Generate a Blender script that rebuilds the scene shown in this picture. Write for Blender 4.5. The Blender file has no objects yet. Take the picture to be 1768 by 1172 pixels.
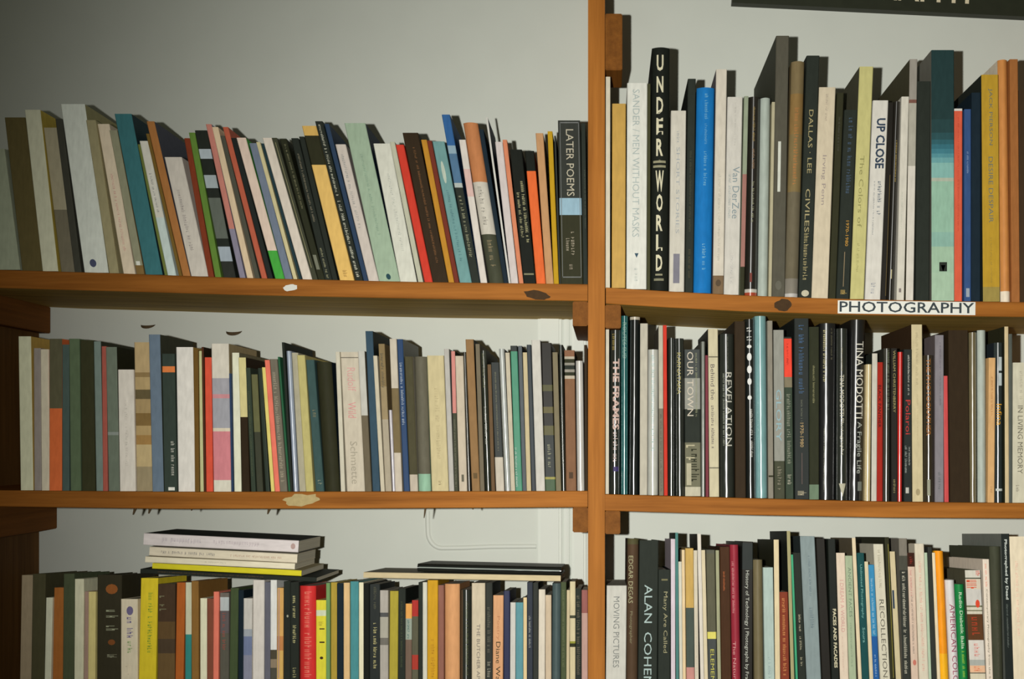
import bpy, bmesh, math, random
from mathutils import Vector, Matrix

# ---------------------------------------------------------------- camera, light, exposure
S = bpy.context.scene
COL = S.collection
D0 = 1.9            # camera to shelf front (m); 1 px of the 1768x1172 frame = 1 mm on that plane
VX, VY = 1050.0, 760.0   # where the straight-ahead direction lands in the frame
EYE = 1.55          # camera height
WALL = 0.30         # wall behind the shelf front

def at(px, py, y=0.0):
    k = (D0 + y) / D0 * 0.001
    return Vector(((px - VX) * k, y, EYE + (VY - py) * k))

cam_d = bpy.data.cameras.new('camera')
cam_d.sensor_width = 36.0
cam_d.lens = 36.0 * 1900.0 / 1768.0
cam_d.shift_x = (884.0 - VX) / 1768.0
cam_d.shift_y = (VY - 586.0) / 1768.0
cam_d.clip_start = 0.05
cam = bpy.data.objects.new('camera', cam_d)
cam.location = (0, -D0, EYE)
cam.rotation_euler = (math.pi / 2, 0, 0)
COL.objects.link(cam)
S.camera = cam

AMB = 0.062
w = bpy.data.worlds.new('room_light')
w.use_nodes = True
w.node_tree.nodes['Background'].inputs[0].default_value = (1.0, 1.0, 0.74, 1)
w.node_tree.nodes['Background'].inputs[1].default_value = AMB
S.world = w

# the camera's flash: a small lamp a hand's breadth left of the lens
FLASH = Vector((-0.12, -D0, EYE + 0.012))
AIM = at(1440, 760, WALL)
HALF = math.radians(49)
FP = 200.0
ld = bpy.data.lights.new('flash', 'SPOT')
ld.energy = FP
ld.color = (1.0, 0.985, 0.93)
ld.spot_size = 2 * HALF
ld.spot_blend = 1.0
ld.shadow_soft_size = 0.012
lo = bpy.data.objects.new('flash', ld)
lo.location = FLASH
lo.rotation_euler = (AIM - FLASH).to_track_quat('-Z', 'Y').to_euler()
COL.objects.link(lo)

vs = S.view_settings
vs.view_transform = 'Standard'
vs.look = 'None'
vs.gamma = 1.0
vs.use_curve_mapping = False
vs.exposure = 0.0

def lum_at(p):
    """how strongly the flash lights a surface facing the camera at p (to read true colours off the photo)"""
    d = p - FLASH
    r = d.length
    d = d / r
    a = (AIM - FLASH).normalized()
    t = max(0.0, min(1.0, (d.dot(a) - math.cos(HALF)) / (1 - math.cos(HALF))))
    return FP / (4 * math.pi ** 2) * t * t * (3 - 2 * t) * d.y / r ** 2 + AMB * 0.6

def lin(c):
    c = c / 255.0
    return c / 12.92 if c <= 0.04045 else ((c + 0.055) / 1.055) ** 2.4

def true_col(rgb, p):
    L = lum_at(p)
    L = max(L, 0.12)
    c = [lin(v) / L for v in rgb]
    k = min(1.0, 0.80 / max(c))
    return tuple(max(0.008, v * k) for v in c)

# ---------------------------------------------------------------- materials
MC = {}
ANR = 0.25      # stretches the glare of the wrappers along the spine
def paper_mat(col, gloss=0):
    """printed / cloth / plastic-wrapped book surface; gloss 0 matt, 1 satin, 2 plastic wrapper"""
    key = (tuple(round(c * 60) for c in col), gloss)
    if key in MC:
        return MC[key]
    m = bpy.data.materials.new('book_surface')
    m.use_nodes = True
    nt = m.node_tree
    b = nt.nodes['Principled BSDF']
    tc = nt.nodes.new('ShaderNodeTexCoord')
    mp = nt.nodes.new('ShaderNodeMapping')
    mp.inputs['Scale'].default_value = (160, 160, 45)
    nz = nt.nodes.new('ShaderNodeTexNoise')
    nz.inputs['Scale'].default_value = 1.0
    nz.inputs['Detail'].default_value = 3.0
    mx = nt.nodes.new('ShaderNodeMix')
    mx.data_type = 'RGBA'
    nt.links.new(tc.outputs['Object'], mp.inputs[0])
    nt.links.new(mp.outputs[0], nz.inputs['Vector'])
    nt.links.new(nz.outputs['Fac'], mx.inputs[0])
    mx.inputs[6].default_value = tuple(c * 0.80 for c in col) + (1,)
    mx.inputs[7].default_value = tuple(min(1, c * 1.20) for c in col) + (1,)
    nt.links.new(mx.outputs[2], b.inputs['Base Color'])
    b.inputs['Roughness'].default_value = (0.65, 0.5, 0.33)[gloss]
    b.inputs['Specular IOR Level'].default_value = (0.08, 0.16, 0.9)[gloss]
    if gloss == 2:
        b.inputs['Coat Weight'].default_value = 1.0
        b.inputs['Coat Roughness'].default_value = 0.24
        b.inputs['Anisotropic'].default_value = 0.9
        b.inputs['Anisotropic Rotation'].default_value = ANR
        tg = nt.nodes.new('ShaderNodeTangent')
        tg.direction_type = 'RADIAL'
        tg.axis = 'Z'
        nt.links.new(tg.outputs[0], b.inputs['Tangent'])
        mp2 = nt.nodes.new('ShaderNodeMapping')
        mp2.inputs['Scale'].default_value = (26, 26, 9)
        n2 = nt.nodes.new('ShaderNodeTexNoise')
        n2.inputs['Scale'].default_value = 1.6
        n2.inputs['Detail'].default_value = 2.0
        bp = nt.nodes.new('ShaderNodeBump')
        bp.inputs['Strength'].default_value = 0.6
        bp.inputs['Distance'].default_value = 0.004
        nt.links.new(tc.outputs['Object'], mp2.inputs[0])
        nt.links.new(mp2.outputs[0], n2.inputs['Vector'])
        nt.links.new(n2.outputs['Fac'], bp.inputs['Height'])
        nt.links.new(bp.outputs[0], b.inputs['Coat Normal'])
    MC[key] = m
    return m

def pages_mat():
    m = bpy.data.materials.new('page_edges')
    m.use_nodes = True
    nt = m.node_tree
    b = nt.nodes['Principled BSDF']
    tc = nt.nodes.new('ShaderNodeTexCoord')
    mp = nt.nodes.new('ShaderNodeMapping')
    mp.inputs['Scale'].default_value = (900, 6, 6)
    nz = nt.nodes.new('ShaderNodeTexNoise')
    nz.inputs['Scale'].default_value = 1.0
    mx = nt.nodes.new('ShaderNodeMix')
    mx.data_type = 'RGBA'
    mx.inputs[6].default_value = (0.34, 0.30, 0.21, 1)
    mx.inputs[7].default_value = (0.60, 0.56, 0.44, 1)
    nt.links.new(tc.outputs['Object'], mp.inputs[0])
    nt.links.new(mp.outputs[0], nz.inputs['Vector'])
    nt.links.new(nz.outputs['Fac'], mx.inputs[0])
    nt.links.new(mx.outputs[2], b.inputs['Base Color'])
    b.inputs['Roughness'].default_value = 0.8
    return m
PAGES = pages_mat()

def wood_mat(name, dark, light, axis=0, gscale=1.0):
    m = bpy.data.materials.new(name)
    m.use_nodes = True
    nt = m.node_tree
    b = nt.nodes['Principled BSDF']
    tc = nt.nodes.new('ShaderNodeTexCoord')
    mp = nt.nodes.new('ShaderNodeMapping')
    sc = [70 * gscale, 70 * gscale, 70 * gscale]
    sc[axis] = 3.0 * gscale
    mp.inputs['Scale'].default_value = sc
    nz = nt.nodes.new('ShaderNodeTexNoise')
    nz.inputs['Scale'].default_value = 1.0
    nz.inputs['Detail'].default_value = 5.0
    nz.inputs['Roughness'].default_value = 0.65
    n2 = nt.nodes.new('ShaderNodeTexNoise')
    n2.inputs['Scale'].default_value = 5.0
    ad = nt.nodes.new('ShaderNodeMath')
    ad.operation = 'MULTIPLY_ADD'
    ad.inputs[1].default_value = 0.75
    mu = nt.nodes.new('ShaderNodeMath')
    mu.operation = 'MULTIPLY'
    mu.inputs[1].default_value = 0.25
    rp = nt.nodes.new('ShaderNodeValToRGB')
    rp.color_ramp.elements[0].position = 0.32
    rp.color_ramp.elements[0].color = tuple(dark) + (1,)
    rp.color_ramp.elements[1].position = 0.66
    rp.color_ramp.elements[1].color = tuple(light) + (1,)
    nt.links.new(tc.outputs['Object'], mp.inputs[0])
    nt.links.new(mp.outputs[0], nz.inputs['Vector'])
    nt.links.new(tc.outputs['Object'], n2.inputs['Vector'])
    nt.links.new(n2.outputs['Fac'], mu.inputs[0])
    nt.links.new(nz.outputs['Fac'], ad.inputs[0])
    nt.links.new(mu.outputs[0], ad.inputs[2])
    nt.links.new(ad.outputs[0], rp.inputs[0])
    nt.links.new(rp.outputs[0], b.inputs['Base Color'])
    bp = nt.nodes.new('ShaderNodeBump')
    bp.inputs['Strength'].default_value = 0.25
    bp.inputs['Distance'].default_value = 0.001
    nt.links.new(nz.outputs['Fac'], bp.inputs['Height'])
    nt.links.new(bp.outputs[0], b.inputs['Normal'])
    b.inputs['Roughness'].default_value = 0.65
    b.inputs['Specular IOR Level'].default_value = 0.1
    return m
WOOD = wood_mat('shelf_wood', (0.180, 0.058, 0.007), (0.37, 0.135, 0.022), 0)
UNDER = wood_mat('underside_wood', (0.28, 0.18, 0.038), (0.56, 0.37, 0.095), 0)  # paler, yellower wood for the underside of each board
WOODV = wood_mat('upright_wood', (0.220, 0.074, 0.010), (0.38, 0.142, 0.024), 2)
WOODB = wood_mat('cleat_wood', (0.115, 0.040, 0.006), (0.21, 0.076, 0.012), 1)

WOODD = wood_mat('dimmed_panel_wood', (0.085, 0.038, 0.010), (0.16, 0.075, 0.020), 2)  # upright wood with the left end's dimness put into its colour

def plain_mat(name, col, rough=0.7, noise=0.12, scale=40.0, bump=0.0):
    m = bpy.data.materials.new(name)
    m.use_nodes = True
    nt = m.node_tree
    b = nt.nodes['Principled BSDF']
    tc = nt.nodes.new('ShaderNodeTexCoord')
    nz = nt.nodes.new('ShaderNodeTexNoise')
    nz.inputs['Scale'].default_value = scale
    nz.inputs['Detail'].default_value = 4.0
    mx = nt.nodes.new('ShaderNodeMix')
    mx.data_type = 'RGBA'
    mx.inputs[6].default_value = tuple(c * (1 - noise) for c in col) + (1,)
    mx.inputs[7].default_value = tuple(min(1, c * (1 + noise)) for c in col) + (1,)
    nt.links.new(tc.outputs['Object'], nz.inputs['Vector'])
    nt.links.new(nz.outputs['Fac'], mx.inputs[0])
    nt.links.new(mx.outputs[2], b.inputs['Base Color'])
    b.inputs['Roughness'].default_value = rough
    b.inputs['Specular IOR Level'].default_value = 0.25
    if bump:
        bp = nt.nodes.new('ShaderNodeBump')
        bp.inputs['Strength'].default_value = 0.3
        bp.inputs['Distance'].default_value = bump
        nt.links.new(nz.outputs['Fac'], bp.inputs['Height'])
        nt.links.new(bp.outputs[0], b.inputs['Normal'])
    return m

# ---------------------------------------------------------------- mesh helpers
def link_mesh(name, verts, faces, mats, parent=None, midx=None, smooth=False):
    me = bpy.data.meshes.new(name)
    me.from_pydata([tuple(v) for v in verts], [], faces)
    for m in mats:
        me.materials.append(m)
    if midx:
        for p, i in zip(me.polygons, midx):
            p.material_index = i
    if smooth:
        for p in me.polygons:
            p.use_smooth = True
    me.update()
    o = bpy.data.objects.new(name, me)
    COL.objects.link(o)
    if parent:
        o.parent = parent
    return o

def box(name, lo_, hi_, mat, parent=None, bevel=0.0):
    bm = bmesh.new()
    bmesh.ops.create_cube(bm, size=1.0)
    for v in bm.verts:
        for i in range(3):
            v.co[i] = lo_[i] + (v.co[i] + 0.5) * (hi_[i] - lo_[i])
    if bevel:
        bmesh.ops.bevel(bm, geom=list(bm.edges), offset=bevel, segments=2, affect='EDGES')
    me = bpy.data.meshes.new(name)
    bm.to_mesh(me)
    bm.free()
    me.materials.append(mat)
    o = bpy.data.objects.new(name, me)
    COL.objects.link(o)
    if parent:
        o.parent = parent
    return o

def empty(name, loc, label=None, cat=None, group=None):
    e = bpy.data.objects.new(name, None)
    e.empty_display_size = 0.02
    e.location = loc
    COL.objects.link(e)
    tag(e, label, cat, group)
    return e

def tag(o, label=None, cat=None, group=None, kind=None):
    if label: o['label'] = label
    if cat: o['category'] = cat
    if group: o['group'] = group
    if kind: o['kind'] = kind
    return o

TXT = {}
def text_geo(s, bold=0.0):
    """outline of a word as flat triangles, normalised to a unit box; returns verts, faces"""
    key = (s, bold)
    if key in TXT:
        return TXT[key]
    cu = bpy.data.curves.new('lettering', 'FONT')
    cu.body = s
    cu.size = 1.0
    cu.resolution_u = 2
    cu.offset = bold
    o = bpy.data.objects.new('lettering', cu)
    COL.objects.link(o)
    dg = bpy.context.evaluated_depsgraph_get()
    me = bpy.data.meshes.new_from_object(o.evaluated_get(dg))
    vs_ = [v.co.copy() for v in me.vertices]
    fs = [tuple(p.vertices) for p in me.polygons]
    bpy.data.objects.remove(o)
    bpy.data.curves.remove(cu)
    bpy.data.meshes.remove(me)
    x0 = min(v.x for v in vs_); x1 = max(v.x for v in vs_)
    y0 = min(v.y for v in vs_); y1 = max(v.y for v in vs_)
    out = ([((v.x - x0) / (x1 - x0), (v.y - y0) / max(1e-6, y1 - y0)) for v in vs_], fs)
    TXT[key] = out
    return out

def sliced(g, n=8):
    """cut flat lettering across its height so that it can follow a rounded spine"""
    bm = bmesh.new()
    bv = [bm.verts.new((a, b, 0)) for a, b in g[0]]
    for f in g[1]:
        try:
            bm.faces.new([bv[i] for i in f])
        except ValueError:
            pass
    for k in range(1, n):
        bmesh.ops.bisect_plane(bm, geom=bm.verts[:] + bm.edges[:] + bm.faces[:], plane_co=(0, k / n, 0), plane_no=(0, 1, 0), dist=1e-5)
    bm.verts.index_update()
    out = ([(v.co.x, v.co.y) for v in bm.verts], [tuple(v.index for v in f.verts) for f in bm.faces])
    bm.free()
    return out

def stroke_geo(n, seed):
    """small print too worn to read: rows of tiny upright strokes in a unit box"""
    r = random.Random(seed)
    vs_, fs = [], []
    def q(a, b, c, d):
        i = len(vs_)
        vs_.extend([(a, b), (c, b), (c, d), (a, d)])
        fs.append((i, i + 1, i + 2, i + 3))
    gap = 0
    for k in range(n):
        if gap == 0 and k and r.random() < 0.16:
            gap = 1
            continue
        gap = 0
        a = k / n
        w_ = 0.62 / n
        t = r.random()
        q(a, 0.0, a + w_ * 0.3, 0.7 + 0.3 * (r.random() > .6))
        if t > 0.3:
            q(a + w_ * 0.68, 0.0, a + w_, 0.72)
        if t < 0.75:
            q(a + w_ * .3, (0.0, 0.5, 0.3)[k % 3], a + w_ * .75, (0.22, 0.72, 0.5)[k % 3])
    return vs_, fs

# ---------------------------------------------------------------- a book
def build_book(name, loc, T, H, dep, lean, back, p, col_at, seed):
    """T thick, H tall, dep deep; lean / back = sideways and backward slope; p = the book's description"""
    rnd = random.Random(seed)
    hard = p.get('hc', 0)
    gl = p.get('gl', 0)
    rd = p.get('rd', 0) or gl == 2
    drop = p.get('drop', 0.0)
    e = empty(name, loc)
    t = min(0.0022 if hard else 0.0006, T * 0.22)
    bul = min(0.34 * T, 0.0065) if rd else min(0.0012, T * 0.08)
    n = 10 if rd else 4
    outer = [(0.0, dep)]
    sp = []
    for i in range(n + 1):
        u = i / n
        if rd:
            yy = bul * (2 * u - 1) ** 2
        else:
            yy = bul if i in (0, n) else 0.0
            u = (0, min(.18, .0012 / T), .5, 1 - min(.18, .0012 / T), 1)[i]
        sp.append((u * T, yy))
    prof = outer + sp + [(T, dep), (T - t, dep), (T - t, bul + t), (t, bul + t), (t, dep)]
    N = len(prof)
    n_sp0, n_sp1 = 1, n + 1        # spine segments run from profile index 1 to n+1
    bands = p.get('bands') or []
    zs = [0.0]
    cols = []
    bl = sorted(bands, key=lambda b: b[0])     # (z from the bottom, colour) colour holds upward from there to next
    base = p['col']
    cur = base
    for z, c in bl:
        z = max(0.0, min(H - 0.001, z))
        if z <= zs[-1] + 1e-5:
            cur = c
            continue
        cols.append(cur)
        zs.append(z)
        cur = c
    cols.append(cur)
    zs.append(H)
    def sh(x, y, z):
        return (x + lean * z, y + back * z, z - drop * y)
    verts, faces, mi = [], [], []
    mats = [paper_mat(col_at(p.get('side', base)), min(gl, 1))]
    slot = {}
    for z in zs:
        verts += [sh(x, y, z) for x, y in prof]
    for k in range(len(zs) - 1):
        c = cols[k]
        if c not in slot:
            slot[c] = len(mats)
            mats.append(paper_mat(col_at(c), gl))
        for i in range(N):
            j = (i + 1) % N
            faces.append((k * N + i, k * N + j, (k + 1) * N + j, (k + 1) * N + i))
            mi.append(slot[c] if n_sp0 <= i < n_sp1 else 0)
    nv = len(verts)
    verts += [sh(x, y, 0.0) for x, y in prof] + [sh(x, y, H) for x, y in prof]
    faces.append(tuple(reversed(range(nv, nv + N))))
    mi.append(0)
    faces.append(tuple(range(nv + N, nv + 2 * N)))
    mi.append(0)
    cover = link_mesh('cover', verts, faces, mats, e, mi)
    if rd:
        for f, pol in enumerate(cover.data.polygons[:-2]):
            i = f % N
            if n_sp0 <= i < n_sp1:
                pol.use_smooth = True
    # page block
    o = 0.003 if hard else 0.0005
    x0, x1, y0, y1 = t, T - t, bul + t, dep - (0.003 if hard else 0.0003)
    z0, z1 = o, H - o
    pv = [sh(x, y, z) for z in (z0, z1) for x, y in ((x0, y0), (x1, y0), (x1, y1), (x0, y1))]
    link_mesh('page_block', pv, [(3, 2, 1, 0), (4, 5, 6, 7), (0, 1, 5, 4), (1, 2, 6, 5), (2, 3, 7, 6), (3, 0, 4, 7)], [PAGES], e)
    # print on the spine
    def spine_y(x):
        return bul * (2 * x / T - 1) ** 2 if rd else 0.0
    for q, tx in enumerate(p.get('text') or []):
        s, zt, zb, u, cap, c = tx[:6]
        mode = tx[6] if len(tx) > 6 else ''
        if s == '~':
            g = stroke_geo(max(3, int(abs(zt - zb) / (cap * T) * 1.7)), seed * 7 + q)
        elif s == '#':
            g = ([(0, 0), (1, 0), (1, 1), (0, 1)], [(0, 1, 2, 3)])
        elif s == '@':
            g = ([(.5 + .5 * math.cos(a * .5236), .5 + .5 * math.sin(a * .5236)) for a in range(12)], [tuple(range(12))])
        elif s == '^':
            g = ([(0, 0), (1, .5), (0, 1)], [(0, 1, 2)])
        else:
            g = text_geo(s, 0.03 if 'b' in mode else 0.0)
        if rd and cap > 0.2 and 's' not in mode:
            g = sliced(g)
        vv = []
        for a, b in g[0]:
            if 's' in mode:          # upright letter
                x = (u + (a - 0.5) * cap) * T
                z = zb + b * (zt - zb)
            else:                    # reading down the spine
                x = (u + (b - 0.5) * cap) * T
                z = zt - a * (zt - zb)
            x = max(0.0004, min(T - 0.0004, x))
            vv.append(sh(x, spine_y(x) - 0.0005, z))
        nm = 'emblem' if s in '#@^' else 'title'
        if s == '#': nm = 'spine_label'
        link_mesh(nm, vv, g[1], [paper_mat(col_at(c), min(gl, 1))], e)
    return e

# ---------------------------------------------------------------- the books, shelf by shelf
# (foot left, foot right, head left, head y, look, short look, colour seen, extras), read in enlarged views of the
# photograph: (view x0, view y0, enlargement, frame y at which the foot was read)
W_, K_, C_ = (214, 208, 196), (32, 34, 26), (206, 192, 160)
ROWS = []

ROWS.append(('top left shelf', 'books on the top left shelf', (0.13, 0.18), [
 ((0, 160, 3.447, 468), [
  (-30, 112, -125, 330, 'worn grey-green paperback, low and dim', 'grey-green', (84, 88, 75), {}),
  (118, 242, 12, 140, 'dark brown hardcover with bare spine', 'dark brown', (52, 46, 26), {'hc': 1}),
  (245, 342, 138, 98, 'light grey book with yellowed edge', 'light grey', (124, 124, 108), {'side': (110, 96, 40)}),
  (348, 432, 240, 200, 'grey-brown paperback with darker foot', 'grey-brown', (104, 99, 82), {'bands': [(640, (72, 68, 56))]}),
  (434, 486, 318, 150, 'thin near-black book', 'near-black', (40, 40, 34), {}),
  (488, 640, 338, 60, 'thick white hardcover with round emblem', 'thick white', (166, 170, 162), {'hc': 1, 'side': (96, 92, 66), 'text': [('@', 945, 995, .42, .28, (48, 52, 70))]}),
  (642, 716, 500, 160, 'khaki book with plain flat spine', 'khaki', (112, 106, 80), {}),  # stands in for the white book's shaded cover, shade in its colour
  (718, 800, 545, 178, 'cream paperback with pinkish cast', 'cream', (170, 158, 138), {'text': [('~', 420, 900, .5, .25, (150, 120, 112))]}),
  (802, 850, 636, 220, 'narrow olive-grey paperback, brown at foot', 'olive-grey', (112, 112, 92), {'bands': [(985, (98, 78, 45))], 'text': [('#', 960, 985, .5, .5, (170, 170, 160))]}),
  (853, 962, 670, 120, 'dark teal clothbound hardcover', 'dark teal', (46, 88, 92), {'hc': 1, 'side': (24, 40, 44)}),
  (964, 982, 802, 300, 'sliver-thin olive green booklet', 'olive green', (88, 96, 48), {}),
  (984, 1050, 820, 282, 'off-white paperback with bluish foot', 'off-white', (172, 170, 160), {'bands': [(690, (160, 172, 168))], 'text': [('~', 420, 660, .5, .3, (110, 110, 110))]}),
  (1052, 1072, 838, 240, 'very thin dark gold booklet', 'dark gold', (96, 76, 34), {}),
  (1073, 1120, 862, 165, 'orange-brown paperback with bare spine', 'orange-brown', (140, 94, 52), {'side': (60, 62, 72)}),
  (1122, 1230, 968, 378, 'light pinkish-grey paperback, short', 'pinkish-grey', (172, 166, 156), {'text': [('~', 520, 900, .4, .22, (130, 124, 120))]}),
 ]),
 ((340, 180, 3.661, 479), [
  (62, 108, -92, 210, 'dark rust red paperback', 'rust red', (108, 48, 28), {}),
  (109, 160, -62, 175, 'slim moss green paperback', 'moss green', (84, 114, 48), {}),
  (161, 262, -30, 160, 'black book with white spine patches', 'black patched', (32, 36, 31), {'bands': [(270, (150, 160, 165)), (330, (32, 36, 31)), (430, (140, 150, 152)), (510, (32, 36, 31)), (570, (84, 90, 82)), (820, (32, 36, 31)), (870, (140, 150, 158)), (960, (40, 42, 38))]}),
  (263, 310, 8, 120, 'dusty pink slim paperback, blue-grey foot', 'dusty pink', (172, 112, 100), {'bands': [(760, (120, 116, 132))]}),
  (311, 362, 52, 140, 'beige slim paperback', 'beige', (194, 174, 144), {}),
  (363, 400, 98, 195, 'thin charcoal paperback', 'charcoal', (72, 72, 62), {}),
  (401, 440, 134, 138, 'thin brick red paperback', 'brick red', (168, 86, 64), {}),
  (441, 484, 205, 208, 'thin black paperback with glossy spine', 'black', (28, 33, 31), {'gl': 1}),
  (485, 546, 232, 205, 'pinkish-white paperback with green foot', 'green-footed white', (204, 184, 168), {'bands': [(893, (66, 152, 60))]}),
  (547, 602, 322, 240, 'blue-grey paperback', 'blue-grey', (106, 116, 132), {'side': (70, 74, 80)}),
  (603, 634, 366, 236, 'sliver-thin yellowish booklet', 'yellowish', (192, 182, 140), {}),
  (635, 656, 392, 240, 'sliver-thin dark blue booklet', 'dark blue', (36, 52, 64), {}),
  (657, 720, 402, 205, 'white paperback with faint pink cast', 'pinkish white', (204, 194, 180), {}),
  (722, 756, 466, 208, 'slim olive-black paperback with pale line', 'olive-black', (62, 64, 50), {'text': [('#', 230, 1000, .5, .1, (140, 136, 100))]}),
  (757, 800, 516, 212, 'black paperback with grey foot print', 'black grey-printed', (42, 44, 30), {'text': [('~', 240, 640, .6, .3, (118, 116, 88)), ('#', 920, 1010, .45, .5, (110, 112, 96))]}),
  (801, 848, 590, 210, 'black paperback with tiny pale lettering', 'black pale-lettered', (40, 42, 30), {'text': [('~', 300, 720, .5, .3, (120, 118, 92)), ('~', 880, 1080, .5, .3, (150, 148, 116))]}),
  (849, 892, 640, 200, 'plain black paperback with dull spine', 'plain black', (34, 36, 28), {}),
  (893, 992, 636, 130, 'bright yellow book with dark band', 'bright yellow', (206, 168, 92), {'bands': [(186, (46, 46, 30)), (366, (216, 178, 102))], 'text': [('~', 1015, 1060, .5, .3, (140, 110, 60))]}),
  (993, 1042, 736, 102, 'black book dotted with white lettering', 'black dotted', (30, 34, 32), {'side': (34, 48, 64), 'text': [('~', 120, 560, .5, .35, (190, 190, 170)), ('~', 590, 1060, .5, .4, (200, 200, 180))]}),
  (1043, 1072, 798, 115, 'slim navy blue book', 'navy', (46, 64, 88), {}),
  (1073, 1140, 866, 245, 'pale pinkish-grey paperback with faint print', 'pale pink', (198, 188, 178), {'text': [('~', 300, 760, .45, .3, (150, 150, 146))]}),
  (1141, 1276, 925, 112, 'pale sage green hardcover with dark emblem', 'sage green', (154, 174, 150), {'hc': 1, 'side': (40, 56, 74), 'text': [('@', 1035, 1072, .5, .22, (40, 70, 78)), ('~', 300, 800, .5, .14, (130, 152, 132))]}),
 ]),
 ((660, 180, 3.551, 487), [
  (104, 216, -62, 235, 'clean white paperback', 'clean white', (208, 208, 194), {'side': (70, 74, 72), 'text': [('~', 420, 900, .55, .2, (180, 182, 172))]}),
  (217, 254, 38, 225, 'thin cream pamphlet with blue edge', 'thin cream', (186, 186, 164), {}),
  (255, 306, 72, 240, 'bright red paperback', 'bright red', (204, 62, 46), {}),
  (307, 404, 120, 170, 'dark brown paperback with orange script', 'brown-black', (52, 40, 26), {'text': [('~', 260, 980, .55, .16, (122, 84, 52))]}),
  (405, 440, 236, 215, 'slim golden-orange paperback', 'golden-orange', (188, 134, 46), {}),
  (441, 470, 272, 220, 'slim maroon paperback', 'maroon', (116, 52, 38), {}),
  (471, 546, 302, 220, 'light teal paperback with white blot', 'light teal', (112, 154, 152), {'text': [('@', 340, 480, .45, .3, (184, 196, 180)), ('~', 520, 960, .5, .25, (80, 120, 124))]}),
  (547, 598, 362, 60, 'tall book, blue over black spine', 'blue-black', (52, 98, 152), {'bands': [(250, (140, 166, 180)), (300, (82, 116, 146)), (480, (176, 184, 180)), (508, (30, 34, 28))], 'text': [('~', 560, 940, .5, .4, (150, 150, 120))]}),
  (599, 650, 466, 210, 'white paperback with pink upper spine', 'pink-white', (216, 208, 198), {'bands': [(390, (214, 180, 172)), (560, (216, 208, 198))]}),
  (651, 742, 484, 105, 'thick copper book with white label', 'copper', (194, 128, 82), {'hc': 1, 'rd': 1, 'side': (40, 44, 40), 'bands': [(470, (206, 200, 186)), (792, (74, 66, 52))], 'text': [('~', 500, 760, .45, .35, (150, 146, 136)), ('~', 830, 1000, .5, .35, (140, 126, 96))]}),
  (743, 772, 590, 150, 'thin black-blue paperback', 'black-blue', (28, 42, 52), {}),
  (773, 786, 632, 75, 'sliver-thin tall white pamphlet', 'tall white', (206, 204, 196), {'side': (50, 70, 110)}),
  (787, 835, 690, 226, 'lilac-white paperback', 'lilac-white', (208, 198, 194), {}),
  (836, 864, 733, 210, 'slim salmon paperback', 'salmon', (214, 134, 98), {}),
  (866, 942, 780, 275, 'black paperback with two cream lines', 'black two-line', (28, 31, 25), {'text': [('~', 470, 860, .72, .26, (176, 172, 130)), ('~', 540, 820, .32, .24, (170, 166, 126)), ('#', 1035, 1045, .5, .8, (130, 128, 100))]}),
  (943, 1001, 872, 280, 'orange paperback with black head', 'orange', (30, 33, 26), {'side': (226, 106, 52), 'bands': [(404, (230, 108, 54))]}),
  (1002, 1050, 938, 170, 'tan paperback with plain spine', 'tan', (194, 148, 104), {}),
  (1051, 1082, 1012, 160, 'slim mustard yellow paperback', 'mustard', (192, 152, 32), {'side': (40, 36, 20)}),
  (1083, 1093.5, 1052, 185, 'sliver-thin dark grey pamphlet', 'thin grey', (64, 64, 54), {}),
  (1094, 1231, 1076, 95, 'grey-black poetry hardcover with blue label', 'blue-labelled', (56, 52, 52), {'hc': 1, 'bands': [(572, (152, 184, 200)), (676, (56, 52, 50))],
     'text': [('LATER POEMS', 150, 560, .52, .34, (190, 182, 160)), ('#', 108, 1060, .93, .025, (120, 122, 120)), ('#', 108, 1060, .09, .025, (120, 122, 120)), ('#', 106, 112, .5, .86, (120, 122, 120)), ('#', 1055, 1061, .5, .86, (120, 122, 120)), ('~', 780, 930, .6, .2, (160, 150, 130)), ('~', 820, 900, .35, .16, (160, 150, 130)), ('~', 980, 1035, .5, .2, (140, 130, 112))]}),
  (1232, 1260, 1218, 112, 'dark olive book against the post', 'dark olive', (42, 46, 34), {'text': [('~', 400, 760, .7, .3, (84, 88, 74))]}),
 ]),
]))

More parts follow.
